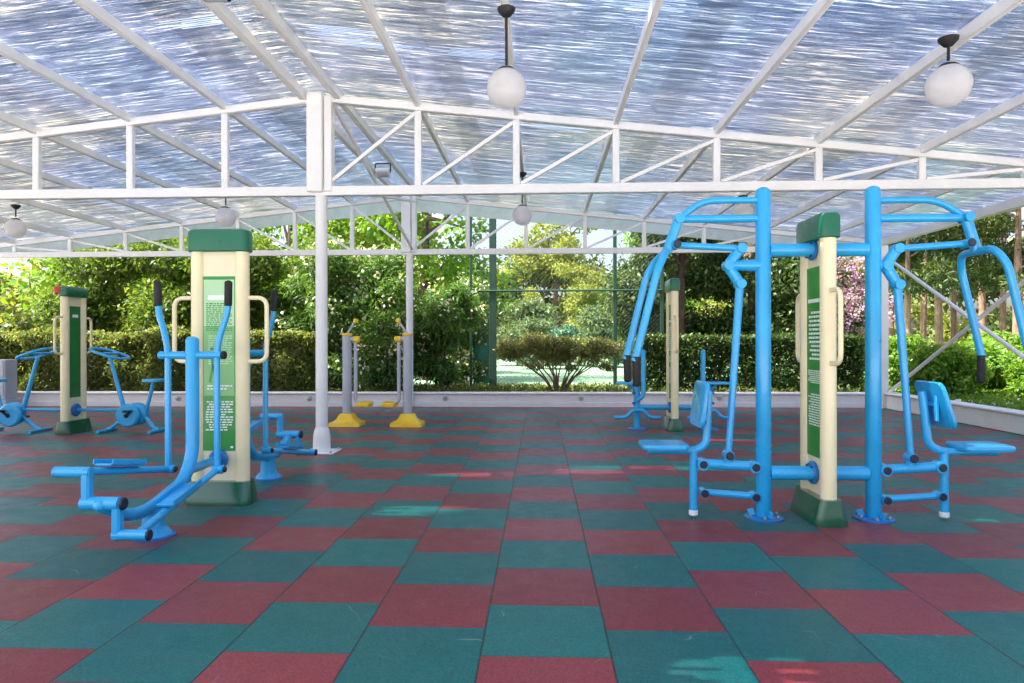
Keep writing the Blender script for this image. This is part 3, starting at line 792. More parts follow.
    m.ring_loft([[(cxs + x * sc, YP + y * sc, z) for x, y in roundrect((hi - lo) / 2, .135, .05)] for z, sc in ((.472, .97), (.480, 1.0), (.500, 1.0), (.508, .97))]); m.build('seat', M_BLUE, t)
    m = MB(); bx = bkx + s * .045
    tilt = -.02 * s if side == 0 else -.045 * s
    m.ring_loft([[(bx + off + tilt * z / .15, YP + y * sc, .775 + z * sc) for y, z in roundrect(.165, .152, .05)] for off, sc in ((-.014 , .96), (-.008, 1.0), (.010, 1.0), (.016, .96))]); bk = m.build('backrest', M_BLUE, t)
    m = MB(); 
    for y in (-.06, .06): m.box((bx - s * .024, YP + y, .775), (.02, .03, .22), bev=.004)
    m.box((bx - s * .0245, YP, .775), (.017, .12, .03), bev=.004); m.build('back_bracket', M_BLUE, bk)

# ------------------------------------------------------------------ bike station, far left
bx0, by0 = -6.22, 8.76
t = thing('exercise_bikes', (bx0, by0, 0), 'pair of blue exercise bikes joined to a cream post with crumpled green cap, far left', 'exercise machine')
W = fitness_post(t, bx0, by0, (0, 1, 0), (1, 0, 0), 'dark', (1, -1), broken=True)
m = MB(); q = W(-.2, -.06, 1.885); m.lathe(q + Vector((0, 0, -.04)), [(.02, -.02), (.05, 0), (.055, .04), (.045, .075), (.02, .09)], 16); m.build('red_knob', M_RED, t)
for s in (1, -1):
    def Q(d, y, z): return Vector((bx0 + s * d * .8, by0 + y, z))
    flange(t, W, s, .30, .085)
    m = MB(); m.tube([Q(.05, 0, .30), Q(.98, 0, .30)], .020, 12); m.build('tie_tube', M_BLUE, t)
    m = MB(); m.knob(Q(1.0, -.13, .235), Q(1.0, -.06, .235), .155, 36); wh = m.build('flywheel', M_BLUE, t)
    m = MB(); m.knob(Q(1.0, -.15, .235), Q(1.0, -.13, .235), .028); m.build('hub_cap', M_BLACK, wh)
    m = MB(); m.knob(Q(1.06, -.055, .245), Q(1.06, .10, .245), .15, 36); m.build('chain_case', M_BLUE, t)
    m = MB(); m.beam(Q(1.0, -.155, .235), Q(1.07, -.155, .29), .016, .03, .004); m.box(Q(1.07, -.20, .30), (.09, .09, .028), bev=.006); m.build('pedal', M_BLACK, t); m = MB()
    m.beam(Q(1.06, .11, .245), Q(1.0, .11, .20), .016, .03, .004); m.box(Q(1.0, .155, .19), (.09, .09, .028), bev=.006); m.build('pedal', M_BLACK, t)
    m = MB(); m.tube([Q(.88, 0, .27), Q(.62, 0, 1.00)], [.030, .028, .024], 14); m.build('handlebar_stem', M_BLUE, t)
    ring = []
    for k in range(36):
        a = 2 * PI * k / 36; ca, sa = math.cos(a), math.sin(a)
        dd = .25 * math.copysign(abs(ca) ** .7, ca); yy = .21 * math.copysign(abs(sa) ** .7, sa)
        ring.append(Q(.62 + dd, yy, 1.05 - dd * .27))
    m = MB(); m.tube(ring, .018, 10, closed=True); m.tube([Q(.62, -.21, 1.05), Q(.62, .21, 1.05)], .018, 10); m.build('handlebar', M_BLUE, t)
    m = MB(); m.tube([Q(.92, 0, .22), Q(.62, 0, .045), Q(.56, 0, .035)], .026, 12, .05); m.tube([Q(.57, -.2, .028), Q(.57, .2, .028)], .024, 12); m.build('front_foot', M_BLUE, t)
    m = MB(); m.tube([Q(1.14, 0, .28), Q(1.38, 0, .05), Q(1.45, 0, .035)], .028, 12, .05); m.tube([Q(1.43, -.2, .028), Q(1.43, .2, .028)], .024, 12); m.build('rear_foot', M_BLUE, t)
    m = MB(); m.tube([Q(1.22, 0, .27), Q(1.27, 0, .38), Q(1.36, 0, .67)], .024, 12, .08); m.build('seat_post', M_BLUE, t)
    m = MB(); m.ring_loft([[Q(1.36 + x * sc, y * sc, z) for x, y in roundrect(.14, .13, .08)] for z, sc in ((.672, .93), (.68, 1), (.705, 1), (.712, .93))]); m.build('seat', M_BLUE, t)

# ------------------------------------------------------------------ leg machine, middle distance
lx, ly = 1.80, 9.28
t = thing('leg_press', (lx, ly, 0), 'low blue leg press machine around a narrow cream post seen beyond the pull down machine', 'exercise machine')
W = fitness_post(t, lx, ly, (0, 1, 0), (1, 0, 0), 'green', (1, -1))
for s in (1, -1):
    def Q(d, y, z): return Vector((lx + s * d, ly + y, z))
    flange(t, W, s, .30, .075)
    m = MB(); m.tube([Q(.05, 0, .30), Q(.48, 0, .30)], .036, 14); m.build('tie_tube', M_BLUE, t)
    m = MB(); m.tube([Q(.48, 0, 0), Q(.48, 0, .61)], .046, 18); m.build('post', M_BLUE, t)
    m = MB(); m.lathe(Q(.48, 0, 0), [(.14, 0), (.14, .012), (.135, .015)], 24); m.build('base_plate', M_BLUE_DK, t)
    m = MB(); m.tube([Q(.48, -.06, .40), Q(.40, -.06, .46), Q(.40, -.06, 1.07)], .032, 16, .05, dome=True); m.build('upright_bar', M_BLUE, t)
    m = MB(); m.ring_loft([[Q(.60 + x * sc, y * sc, z) for x, y in roundrect(.15, .15, .05)] for z, sc in ((.615, .95), (.622, 1), (.64, 1), (.647, .95))]); m.build('seat', M_BLUE, t)
    m = MB(); m.tube([Q(.60, 0, .615), Q(.54, 0, .56), Q(.48, 0, .50)], .022, 12, .04); m.build('seat_bracket', M_BLUE, t)
    m = MB(); m.tube([Q(.80, -.10, .17), Q(.63, -.10, .17), Q(.56, -.10, .27), Q(.40, -.10, .27), Q(.33, -.10, .17), Q(.18, -.10, .17)], .026, 12, .07); m.build('foot_rest', M_BLUE, t)
    for zc in (.50, .36):
        m = MB(); m.knob(Q(.52, -.04, zc), Q(.545, -.06, zc), .02, 10); m.build('bolt_cap', M_BLUE_DK, t)

# ------------------------------------------------------------------ air walker
ax = (gp(347, 420).x, gp(407, 420).x); 
p0, p1 = at(347, 400, 9.6), at(407.5, 400, 9.6)
t = thing('air_walker', ((p0.x + p1.x) / 2, 9.6, 0), 'grey air walker with yellow feet and yellow pedals in front of the hedge', 'exercise machine')
for p, s in ((p0, 1), (p1, -1)):
    def Q(x, y, z): return Vector((p.x + s * x, 9.6 + y, z))
    m = MB(); m.tube([Q(0, 0, .13), Q(0, 0, 1.29)], .066, 24); m.build('post', M_GREY, t)
    m = MB(); m.ring_loft([[Q(x, y, z) for x, y in roundrect(a, b, r)] for z, a, b, r in ((0, .225, .19, .03), (.05, .22, .185, .03), (.06, .185, .15, .03), (.10, .13, .115, .04), (.165, .10, .095, .05), (.172, .09, .085, .05))]); m.build('base_shoe', M_YELLOW, t)
    m = MB(); m.knob(Q(0, 0, 1.285), Q(0, 0, 1.325), .076, 22); m.build('cap', M_YELLOW, t)
    m = MB(); m.tube([Q(.0, 0, 1.30), Q(.02, 0, 1.34), Q(.125, -.02, 1.49)], .017, 12, .03); h = m.build('hand_bar', M_GREY, t)
    m = MB(); m.lathe(Q(.13, -.02, 1.50), [(.012, -.035), (.03, -.025), (.036, 0), (.03, .025), (.012, .035)], 14); m.build('ball_grip', M_YELLOW, h)
    m = MB(); m.tube([Q(.05, 0, 1.24), Q(.15, 0, 1.235)], .035, 16); m.build('pivot_arm', M_GREY, t)
    m = MB(); m.knob(Q(.09, 0, 1.235), Q(.185, 0, 1.235), .046, 18); m.build('pivot_cap', M_YELLOW, t)
    m = MB(); m.tube([Q(.125, 0, 1.20), Q(.125, 0, .345), Q(.20, 0, .32)], .027, 14, .05); m.build('swing_leg', M_GREY, t)
    m = MB(); m.ring_loft([[Q(.255 + x * sc, y * sc, z) for x, y in roundrect(.095, .16, .03)] for z, sc in ((.275, .95), (.285, 1), (.325, 1), (.335, .93))]); m.build('foot_pedal', M_YELLOW, t)
    for k in range(6):
        m = MB(); m.knob(Q(.058, -.01, .45 + k * .13), Q(.078, -.01, .45 + k * .13), .009, 6); m.build('rivet', M_STEEL, t)

# ------------------------------------------------------------------ cabinet at the left edge
p = at(5.0, 400, 11.9)
t = thing('utility_cabinet', (p.x - .3, 11.9, 0), 'pale grey cabinet standing at the left edge in front of the back wall', 'cabinet')
m = MB(); m.box((p.x - .3, 12.05, .525), (.6, .3, .73), bev=.012); m.build('cabinet_body', M_GREY, t)
m = MB(); m.box((p.x - .29, 12.05, .08), (.66, .36, .16), bev=.008); m.build('plinth', M_GREY, t)
m = MB(); m.box((p.x - .3, 11.895, .54), (.54, .012, .64), bev=.004); d = m.build('door', M_GREY, t)
m = MB(); m.knob((p.x - .09, 11.889, .55), (p.x - .09, 11.87, .55), .018); m.build('handle', M_STEEL, d)

# ------------------------------------------------------------------ vegetation
def leaf_mesh(name, pos, dirs, nrm, L, Wd, mat, kind='leaf'):
    n = len(pos)
    d = dirs / (np.linalg.norm(dirs, axis=1, keepdims=True) + 1e-9)
    s = np.cross(d, nrm); s /= (np.linalg.norm(s, axis=1, keepdims=True) + 1e-9)
    u = np.cross(s, d)
    L = L[:, None]; Wd = Wd[:, None]
    v = np.empty((n, 4, 3), np.float32)
    v[:, 0] = pos - d * L * .5; v[:, 1] = pos + s * Wd * .5 + u * Wd * .18 + d * L * .05
    v[:, 2] = pos + d * L * .5 - u * L * .10; v[:, 3] = pos - s * Wd * .5 + u * Wd * .18 + d * L * .05
    me = bpy.data.meshes.new(name)
    me.vertices.add(n * 4); me.vertices.foreach_set('co', v.reshape(-1))
    me.loops.add(n * 4); me.loops.foreach_set('vertex_index', np.arange(n * 4, dtype=np.int32))
    me.polygons.add(n); me.polygons.foreach_set('loop_start', np.arange(0, n * 4, 4, dtype=np.int32)); me.polygons.foreach_set('loop_total', np.full(n, 4, np.int32))
    me.update(); me.validate(); me.materials.append(mat); return me

def blob_points(rng, blobs, n, shell):
    B = np.array(blobs, float); w = (B[:, 3] * B[:, 4] + B[:, 4] * B[:, 5] + B[:, 3] * B[:, 5]); w = w / w.sum()
    ix = rng.choice(len(B), n, p=w); b = B[ix]
    o = rng.normal(size=(n, 3)); o /= np.linalg.norm(o, axis=1, keepdims=True)
    r = shell + (1 - shell) * rng.random(n) ** .6
    r *= 1 + np.clip(rng.normal(size=n) * .12, -.3, .35)
    # lumpy blobs
    lump = 1 + .16 * np.sin(o[:, 0] * 5 + ix) + .14 * np.sin(o[:, 2] * 6 + ix * 2.1) * np.cos(o[:, 1] * 5)
    pos = b[:, :3] + o * b[:, 3:6] * (r * lump)[:, None]
    return pos, o

def put(me, name, parent, loc=None):
    o = bpy.data.objects.new(name, me); COL.objects.link(o)
    if parent is not None: o.parent = parent
    return o

def foliage(seed, blobs, n, L, Wd, mat, shell=.45, out=.6, droop=.25, name='crown', jit=.35):
    rng = np.random.default_rng(seed)
    pos, o = blob_points(rng, blobs, n, shell)
    d = o * out + rng.normal(size=(n, 3)) * .7; d[:, 2] -= droop
    nr = rng.normal(size=(n, 3)) * .6 + o * .5; nr[:, 2] += .7
    LL = L * (1 + jit * rng.uniform(-1, 1, n)); WW = Wd * (1 + jit * rng.uniform(-1, 1, n))
    return leaf_mesh(name, pos.astype(np.float32), d, nr, LL, WW, mat)

def box_foliage(seed, x0, x1, y0, y1, z0, z1, n, L, Wd, mat, name='foliage', rough=.10):
    rng = np.random.default_rng(seed)
    # front face, top face, and interior
    k = rng.random(n); pos = np.empty((n, 3)); o = np.zeros((n, 3))
    pos[:, 0] = rng.uniform(x0, x1, n); pos[:, 1] = rng.uniform(y0, y1, n); pos[:, 2] = rng.uniform(z0, z1, n)
    a = k < .55; pos[a, 1] = y0 + np.abs(rng.normal(size=a.sum())) * .12; o[a, 1] = -1
    b = (k >= .55) & (k < .85); pos[b, 2] = z1 - np.abs(rng.normal(size=b.sum())) * .10; o[b, 2] = 1
    wv = rough * (np.sin(pos[:, 0] * 3.1 + 1) * .6 + np.sin(pos[:, 0] * 7.3) * .4 + np.sin(pos[:, 2] * 6 + pos[:, 0] * 2) * .5)
    pos[:, 1] -= wv * (o[:, 1] < -.5); pos[:, 2] += wv * .5 * (o[:, 2] > .5)
    pos += rng.normal(size=(n, 3)) * .025
    d = o * .6 + rng.normal(size=(n, 3)) * .8; d[:, 2] += .1
    nr = rng.normal(size=(n, 3)) * .6 + o * .4; nr[:, 2] += .5
    return leaf_mesh(name, pos.astype(np.float32), d, nr, L * (1 + .35 * rng.uniform(-1, 1, n)), Wd * (1 + .35 * rng.uniform(-1, 1, n)), mat)

def limbs(seed, H, r0, tips, lean=(0, 0), seg=10, fork=.35):
    rnd = random.Random(seed); m = MB()
    top = Vector((lean[0], lean[1], H))
    mid = Vector((lean[0] * .4 + rnd.uniform(-.04, .04) * H, lean[1] * .4, H * .5))
    m.tube([(0, 0, -.05), mid * .4 + Vector((0, 0, H * .05)), mid, top], [r0 * 1.25, r0, r0 * .85, r0 * .55], seg, H * .2, n=4)
    for tp in tips:
        tp = Vector(tp); b = mid.lerp(top, rnd.uniform(fork, 1.0)) if tp.z > H * .6 else Vector((0, 0, H * fork))
        k = b.lerp(tp, .5) + Vector((rnd.uniform(-.1, .1), rnd.uniform(-.1, .1), rnd.uniform(0, .12))) * (tp - b).length
        m.tube([b, k, tp], [r0 * .5, r0 * .32, r0 * .12], 7, (tp - b).length * .25, n=3)
    return m

def rand_blobs(seed, n, rx, ry, z0, z1, br):
    rnd = random.Random(seed); out = []
    for i in range(n):
        a = rnd.uniform(0, 2 * PI); q = math.sqrt(rnd.random()); z = rnd.uniform(z0, z1)
        f = 1 - .5 * abs((z - (z0 * .6 + z1 * .4)) / (z1 - z0 + 1e-6))
        b = br * rnd.uniform(.65, 1.3)
        out.append((math.cos(a) * rx * q * f, math.sin(a) * ry * q * f, z, b, b, b * rnd.uniform(.65, .9)))
    return out

def tree_proto(name, seed, H, trunk_r, rx, ry, z0, z1, nb, br, nleaf, L, Wd, leaf, bark=None, label=None, cat='tree', loc=(0, 0, 0), shell=.35, flowers=None, lean=(0, 0), droop=.25, group=None, crown='crown'):
    t = thing(name, loc, label, cat, group)
    bl = rand_blobs(seed, nb, rx, ry, z0, z1, br)
    m = limbs(seed, min(H, z1 * .8), trunk_r, [(b[0], b[1], b[2]) for b in bl[:min(12, nb)]], lean)
    o = m.build('trunk' if cat == 'tree' else 'stems', bark or M_BARK, None); o.parent = t
    put(foliage(seed, bl, nleaf, L, Wd, leaf, shell, droop=droop), crown if cat == 'tree' else 'foliage', t)
    if flowers:
        k, fm, fl = flowers
        rng = np.random.default_rng(seed + 99)
        cen, oo = blob_points(rng, [(b[0], b[1], b[2], b[3] * 1.02, b[4] * 1.02, b[5] * 1.02) for b in bl], k, .9)
        per = 7
        pos = np.repeat(cen, per, 0) + rng.normal(size=(k * per, 3)) * fl * .9
        dd = rng.normal(size=(k * per, 3)); nn = rng.normal(size=(k * per, 3)); nn[:, 1] -= .8
        fo = put(leaf_mesh('blossoms', pos.astype(np.float32), dd, nn, np.full(k * per, fl), np.full(k * per, fl * .8), fm), 'blossoms', t)
        fo['kind'] = 'stuff'
    return t

def place(src, loc, rot, sc, label):
    o = copy_tree(src); o.location = loc; o.rotation_euler = (0, 0, rot); o.scale = (sc, sc, sc); o['label'] = label
    return o

# clipped hedges
t = thing('hedge', (-7.6, 13.3, GZ), 'long small leaved hedge behind the back wall on the left, brownish green', 'hedge')
put(box_foliage(3, -3.3, 3.15, -.45, .5, 0, 1.2, 56000, .085, .042, L_HEDGE, rough=.22), 'foliage', t)
t = thing('hedge', (4.6, 13.7, GZ), 'dark clipped hedge with flat top behind the leg press and pull down machine', 'hedge')
put(box_foliage(4, -2.75, 1.6, -.55, .5, 0, 1.12, 40000, .075, .036, L_DARK, rough=.05), 'foliage', t)

# tall bushes on the left
T1 = tree_proto('tall_shrub', 11, 2.2, .05, 1.0, .6, .7, 2.9, 13, .52, 15000, .11, .05, L_TALL, cat='shrub', loc=(-9.6, 14.3, GZ), group='tall green shrubs behind the left hedge',
                label='tall dense green shrub at the far left edge behind the cabinet')
place(T1, (-7.9, 14.5, GZ), 2.1, 1.02, 'tall dense green shrub directly behind the exercise bike post')
place(T1, (-6.4, 14.2, GZ), 4.0, .97, 'tall dense green shrub between the bike post and the elliptical post')
place(T1, (-5.0, 14.6, GZ), 5.2, 1.0, 'tall dense green shrub showing behind the elliptical post')
# white-flowered oleanders
O1 = tree_proto('oleander', 21, 2.2, .04, .95, .55, .45, 2.7, 14, .5, 13000, .15, .032, L_OLEANDER, cat='shrub', loc=(-4.3, 13.6, GZ), flowers=(130, L_WHITEF, .085), group='white flowering oleanders',
                label='white flowering oleander just left of the near white column')
place(O1, (-3.15, 13.4, GZ), 2.4, .96, 'white flowering oleander behind the left half of the air walker')
O2 = tree_proto('oleander', 23, 2.0, .04, .55, .45, .3, 2.15, 14, .40, 13000, .17, .032, L_OLEANDER, cat='shrub', loc=(-1.95, 13.2, GZ), flowers=(60, L_WHITEF, .075), droop=.5, group='white flowering oleanders',
                label='broad arching long leaved oleander right of the far column')
place(O1, (-1.75, 15.1, GZ), 1.0, .8, 'pale flowering oleander beside the green fence post')
# trees behind on the left and middle
Y1 = tree_proto('yellow_leaved_tree', 31, 5.5, .12, 1.9, 1.6, 2.2, 6.3, 16, .75, 6500, .19, .11, L_YELLOW, loc=(-4.6, 20.0, GZ), group='sunlit yellow green trees', label='sunlit yellow green tree behind the oleanders left of the far column')
place(Y1, (-9.3, 19.5, GZ), 2.0, .8, 'sunlit yellow green tree above the bike post')
place(Y1, (2.4, 38.0, GZ), 3.6, .8, 'sunlit yellow tree far beyond the court fence')
place(Y1, (-.6, 41.0, GZ), 5.0, .62, 'small far yellow green tree behind the left end of the fence')
place(Y1, (1.3, 46.0, GZ), .4, 1.5, 'tallest far yellow green tree above the rail of the court fence')
place(Y1, (11.0, 27.0, GZ), 1.2, 1.05, 'yellow green tree glowing behind the pine trunks')
B1 = tree_proto('leafy_tree', 41, 6.0, .13, 2.0, 1.8, 2.3, 6.8, 15, .8, 5500, .19, .10, L_BRIGHT, loc=(-2.9, 17.2, GZ), group='bright green leafy trees', label='bright green tree rising right of the far column top')
place(B1, (-6.9, 18.5, GZ), 1.4, .95, 'bright green tree behind the elliptical post cap')
place(B1, (-12.3, 18.5, GZ), 4.0, 1.0, 'green tree at the far left behind the tall shrubs')
place(B1, (6.6, 38.0, GZ), 5.0, 1.1, 'far green tree behind the right end of the fence')
# dark evergreens centre right
D1 = tree_proto('dark_evergreen', 51, 3.6, .12, 1.15, .9, .8, 4.1, 18, .6, 20000, .12, .055, L_DARK, loc=(3.2, 15.3, GZ), group='dark evergreens behind the clipped hedge', label='dark evergreen tree behind the narrow cream post')
place(D1, (4.8, 15.6, GZ), 2.2, 1.0, 'dark evergreen tree seen between the two blue posts')
# grey olive by the fence
tree_proto('olive_bush', 57, 1.8, .05, .6, .5, .6, 2.3, 9, .36, 4500, .10, .035, L_OLIVE, cat='shrub', loc=(2.05, 14.9, GZ), label='grey green olive bush at the right end of the court fence')
# pink flowering tree
tree_proto('pink_flowering_tree', 61, 2.6, .05, .62, .5, 1.3, 2.75, 10, .42, 5500, .09, .045, L_OLIVE, loc=(6.95, 15.2, GZ), flowers=(950, L_PINK, .06), label='pink flowering tree beside the corner column')
# trimmed brown bush with bare fanning stems
t = thing('trimmed_bush', (.35, 13.0, GZ), 'flat topped brownish bush on bare fanning stems in front of the court fence', 'shrub')
m = MB(); rnd = random.Random(5)
for k in range(17):
    a = -1 + 2 * k / 16; tx = a * 1.0 + rnd.uniform(-.08, .08); ty = rnd.uniform(-.3, .3)
    m.tube([(a * .08, rnd.uniform(-.05, .05), -.02), (a * .30 + rnd.uniform(-.06, .06), ty * .4, .30), (tx * .72, ty * .8, .58 + rnd.uniform(-.05, .08)), (tx, ty, .86 + rnd.uniform(-.05, .15))], [.022, .016, .011, .006], 7, .12, n=3)
o = m.build('stems', bark_mat('pale_bark', (0.10, 0.06, 0.035), (0.30, 0.20, 0.12)), None); o.parent = t
bl = [(rnd.uniform(-1.08, 1.08), rnd.uniform(-.28, .28), rnd.uniform(.70, 1.06), rnd.uniform(.16, .28), .22, rnd.uniform(.09, .15)) for _ in range(48)] + [(rnd.uniform(-1, 1), rnd.uniform(-.3, .3), rnd.uniform(.5, .7), .12, .12, .07) for _ in range(7)]
put(foliage(71, bl, 20000, .05, .026, L_BROWN, .3, droop=0), 'foliage', t)
# loose bushes beyond the court
G1 = tree_proto('garden_bush', 85, 1.4, .05, .9, .7, .3, 1.7, 14, .42, 5200, .13, .06, L_OLIVE, cat='shrub', loc=(.1, 24.0, GZ), shell=.2, group='loose grey green bushes beyond the court', label='loose grey green bush beyond the court, left of the middle')
place(G1, (2.4, 26.0, GZ), 2.2, 1.3, 'taller loose grey green bush beyond the court, right of the middle')
place(G1, (-.9, 28.0, GZ), 4.2, 1.5, 'large loose grey green bush near the thick fence post')
G2 = tree_proto('garden_bush', 86, 1.4, .05, .8, .7, .3, 1.6, 12, .4, 4600, .13, .07, L_BLUE, cat='shrub', loc=(1.2, 27.5, GZ), shell=.2, group='blue green bushes beyond the court', label='blue green bush in the middle beyond the court')
place(G2, (-.2, 31.0, GZ), 3.0, 1.35, 'larger blue green bush set farther back on the left')
place(G2, (3.6, 31.0, GZ), 1.0, 1.3, 'blue green bush at the right behind the fence')

# pines on the right
def pine(seed, loc, H, r, label, crown_lo=.40):
    t = thing('pine_tree', loc, label, 'tree', 'tall pines beyond the right wall')
    rnd = random.Random(seed); bl = []
    for k in range(13):
        a = rnd.uniform(0, 6.28); q = rnd.uniform(.3, 1.9); z = H * (crown_lo + (1 - crown_lo) * rnd.random() ** .8)
        bl.append((q * math.cos(a), q * math.sin(a), z, rnd.uniform(.5, .95), rnd.uniform(.5, .95), rnd.uniform(.3, .5)))
    m = MB(); lean = rnd.uniform(-.25, .25)
    r *= .50; m.tube([(0, 0, -.05), (lean * .3, 0, H * .35), (lean, 0, H * .95)], [r * 1.2, r, r * .3], 12)
    for b in bl: m.tube([(lean * b[2] / H * .9, 0, b[2] - .35), (b[0] * .6, b[1] * .6, b[2] - .05), (b[0], b[1], b[2])], [r * .3, r * .18, .015], 6)
    o = m.build('trunk', M_PINEBARK, None); o.parent = t
    put(foliage(seed, bl, 6000, .22, .05, L_PINE, .25, droop=.1), 'crown', t)
pl = [(907, 21.0, 6.8, .17, 'slim pine just right of the corner column'), (922, 26.0, 7.5, .2, 'second pine right of the corner column, set farther back'), (940, 21.5, 7.2, .20, 'thick trunked pine behind the upper end of the crossed braces'),
      (954, 28.0, 8.0, .2, 'slender distant pine left of the brace crossing'), (984, 24.0, 7.5, .21, 'straight pine trunk right behind the brace crossing'), (1002, 27.0, 8, .2, 'pale distant pine trunk right of the brace crossing'),
      (1017, 19.5, 6.8, .22, 'nearest pine trunk at the right edge of the view'), (890, 28.0, 8, .2, 'distant pine partly hidden behind the corner column'), (1060, 23.0, 7.5, .2, 'pine beyond the right edge with branches hanging into view')]
for i, (px, Y, H, r, lb) in enumerate(pl):
    p = at(px, 341, Y); pine(100 + i, (p.x, Y, GZ), H * .92, r, lb, .38)
# shrubs beyond the right wall
S1 = tree_proto('garden_shrub', 91, .8, .02, .62, .5, .2, .85, 12, .26, 9000, .09, .042, L_BRIGHT, cat='shrub', loc=(7.15, 12.3, GZ), group='bright garden shrubs beyond the right wall', label='bright green shrub next to the corner column foot')
place(S1, (8.3, 13.3, GZ), 1.0, 1.05, 'bright green shrub below the brace crossing')
place(S1, (8.2, 11.6, GZ), 2.2, .85, 'low bright shrub close to the right wall, left of the hanging grip')
place(S1, (9.6, 14.0, GZ), 3.0, 1.2, 'larger bright shrub at the foot of the pine trunks')
place(S1, (9.3, 12.0, GZ), 4.1, .95, 'bright shrub at the right edge above the white stones')
place(S1, (7.5, 14.4, GZ), 5.1, 1.15, 'bright shrub farther back beside the corner column')
place(S1, (11.4, 15.0, GZ), .6, 1.2, 'rearmost bright shrub at the right edge')
place(S1, (7.3, 9.3, GZ), 2.9, .7, 'low shrub just over the right wall at the edge of the view')
# low ground cover
rng = np.random.default_rng(7); n = 26000
pos = np.empty((n, 3)); pos[:, 0] = 6.4 + rng.random(n) * 8; pos[:, 1] = 7 + rng.random(n) * 11; pos[:, 2] = GZ + .02 + rng.random(n) * .12
dd = rng.normal(size=(n, 3)) * .6; dd[:, 2] += .6; nn = rng.normal(size=(n, 3)); nn[:, 2] += .3
o = put(leaf_mesh('ground_cover', pos.astype(np.float32), dd, nn, rng.uniform(.06, .14, n), rng.uniform(.02, .05, n), L_BRIGHT), 'ground_cover', None)
tag(o, 'low green ground cover beyond the right wall', 'ground cover', kind='stuff')
n = 16000
pos = np.empty((n, 3)); pos[:, 0] = -10 + rng.random(n) * 16; pos[:, 1] = 12.6 + rng.random(n) * 2.0; pos[:, 2] = GZ + .01 + rng.random(n) ** 2 * .14
dd = rng.normal(size=(n, 3)) * .6; dd[:, 2] += .6; nn = rng.normal(size=(n, 3)); nn[:, 2] += .3
o = put(leaf_mesh('weeds', pos.astype(np.float32), dd, nn, rng.uniform(.05, .12, n), rng.uniform(.02, .04, n), L_HEDGE), 'weeds', None)
tag(o, 'low weeds along the foot of the hedges', 'weeds', kind='stuff')
# white edging stones
rnd = random.Random(8)
for i, px in enumerate((938, 949, 958, 971, 983, 995, 1008, 1019)):
    q = at(px, 393, 10.9 - i * .02)
    m = MB(); sx, sy, sz = rnd.uniform(.05, .085), rnd.uniform(.05, .08), rnd.uniform(.05, .09)
    prof = []
    for k in range(7):
        a = PI * k / 6; prof.append((math.sin(a) + .02, -math.cos(a)))
    rings = []
    for r, z in prof: rings.append([(sx * r * math.cos(2 * PI * j / 9) * (1 + .2 * math.sin(j * 2 + i)), sy * r * math.sin(2 * PI * j / 9), sz * z * .8 + sz * .7) for j in range(9)])
    m.ring_loft(rings); o = m.build('edging_stone', M_STONE, angle=60); o.location = (q.x, q.y, GZ)
    tag(o, 'small white edging stone in the row along the planting beyond the right wall', 'stone', 'white edging stones')

# far wood behind everything
rng = np.random.default_rng(17); bl = []
for k in range(150):
    x = rng.uniform(-60, 70); y = rng.uniform(44, 60)
    z = rng.uniform(.5, 6.0) * (1 if -4 < x < 6 else 1.35)
    b = rng.uniform(1.2, 2.4); bl.append((x, y, z, b, b, b * .8))
o = put(foliage(18, bl, 42000, .55, .32, L_YELLOW, .2), 'distant_wood', None)
tag(o, 'hazy yellow green wood far beyond the court', 'wood', kind='stuff')
rng = np.random.default_rng(27); bl = []
for k in range(110):
    x = rng.uniform(-60, 70); y = rng.uniform(46, 66); z = rng.uniform(.5, 7.5); b = rng.uniform(1.3, 2.6); bl.append((x, y, z, b, b, b * .8))
o = put(foliage(28, bl, 32000, .6, .32, L_PINE, .2), 'distant_wood', None)
tag(o, 'darker wood behind the yellow green trees', 'wood', kind='stuff')

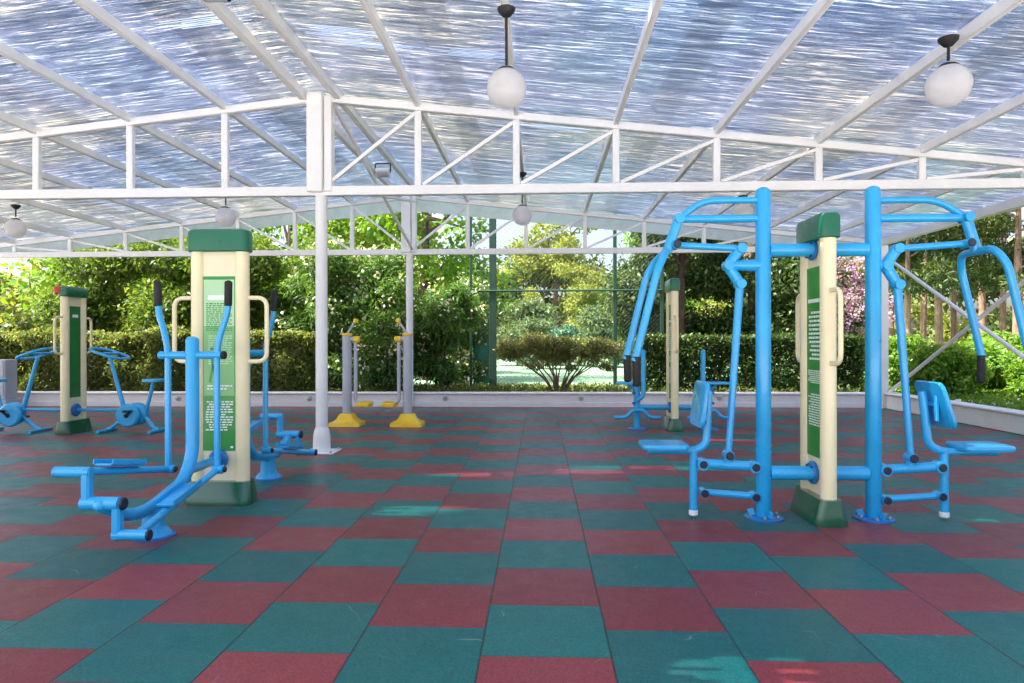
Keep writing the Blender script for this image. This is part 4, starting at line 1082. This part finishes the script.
# ------------------------------------------------------------------ court fence
FY = 14.15
fx = [at(471, 341, FY).x, at(493, 341, FY).x, at(615, 341, FY).x, at(662, 341, FY).x]
t = thing('court_fence', (fx[1], FY, GZ), 'dark green chain link court fence with posts and a rail behind the brown bush', 'fence')
for x, wd in zip(fx, (.05, .15, .075, .075)):
    m = MB(); m.box((x, FY, GZ + 1.95), (wd, .075, 3.9), bev=.008); m.build('post', M_DKGREEN, t)
for z in (2.26, GZ + 3.86, GZ + .06):
    m = MB(); m.tube([(fx[0], FY - .045, z), (fx[3], FY - .045, z)], .022, 8); m.build('rail', M_DKGREEN, t)
m = MB(); st = .085; x0, x1, z0, z1 = fx[0], fx[3], GZ + .06, GZ + 3.86; r = .0015
def wire(a, b):
    d = Vector((b[0] - a[0], 0, b[1] - a[1])); d.normalize(); nn = Vector((-d.z, 0, d.x)) * r
    k = len(m.v)
    A, B = Vector((a[0], FY, a[1])), Vector((b[0], FY, b[1])); yv = Vector((0, r, 0))
    for P in (A, B): m.v += [tuple(P + nn), tuple(P + yv), tuple(P - nn), tuple(P - yv)]
    for j in range(4): m.f.append((k + j, k + (j + 1) % 4, k + 4 + (j + 1) % 4, k + 4 + j))
hh = z1 - z0; q = x0 - hh
while q < x1:
    a = (max(q, x0), z0 + max(0, x0 - q)); b = (min(q + hh, x1), z0 + min(hh, x1 - q))
    if a[0] < b[0]: wire(a, b); wire((x0 + x1 - a[0], a[1]), (x0 + x1 - b[0], b[1]))
    q += st
m.build('wire_mesh', M_DKGREEN, t, smooth=False)
p = at(482, 345, 15.2)
t = thing('windscreen_panel', (p.x, 15.2, GZ), 'small teal windscreen panel left of the thick green fence post', 'windscreen')
m = MB(); m.box((p.x, 15.2, .85), (.34, .02, 1.2), bev=.004); m.build('fabric', M_TEAL, t)
for sx in (-1, 1):
    m = MB(); m.tube([(p.x + .18 * sx, 15.2, GZ), (p.x + .18 * sx, 15.2, 1.48)], .018, 8); m.build('post', M_DKGREEN, t)
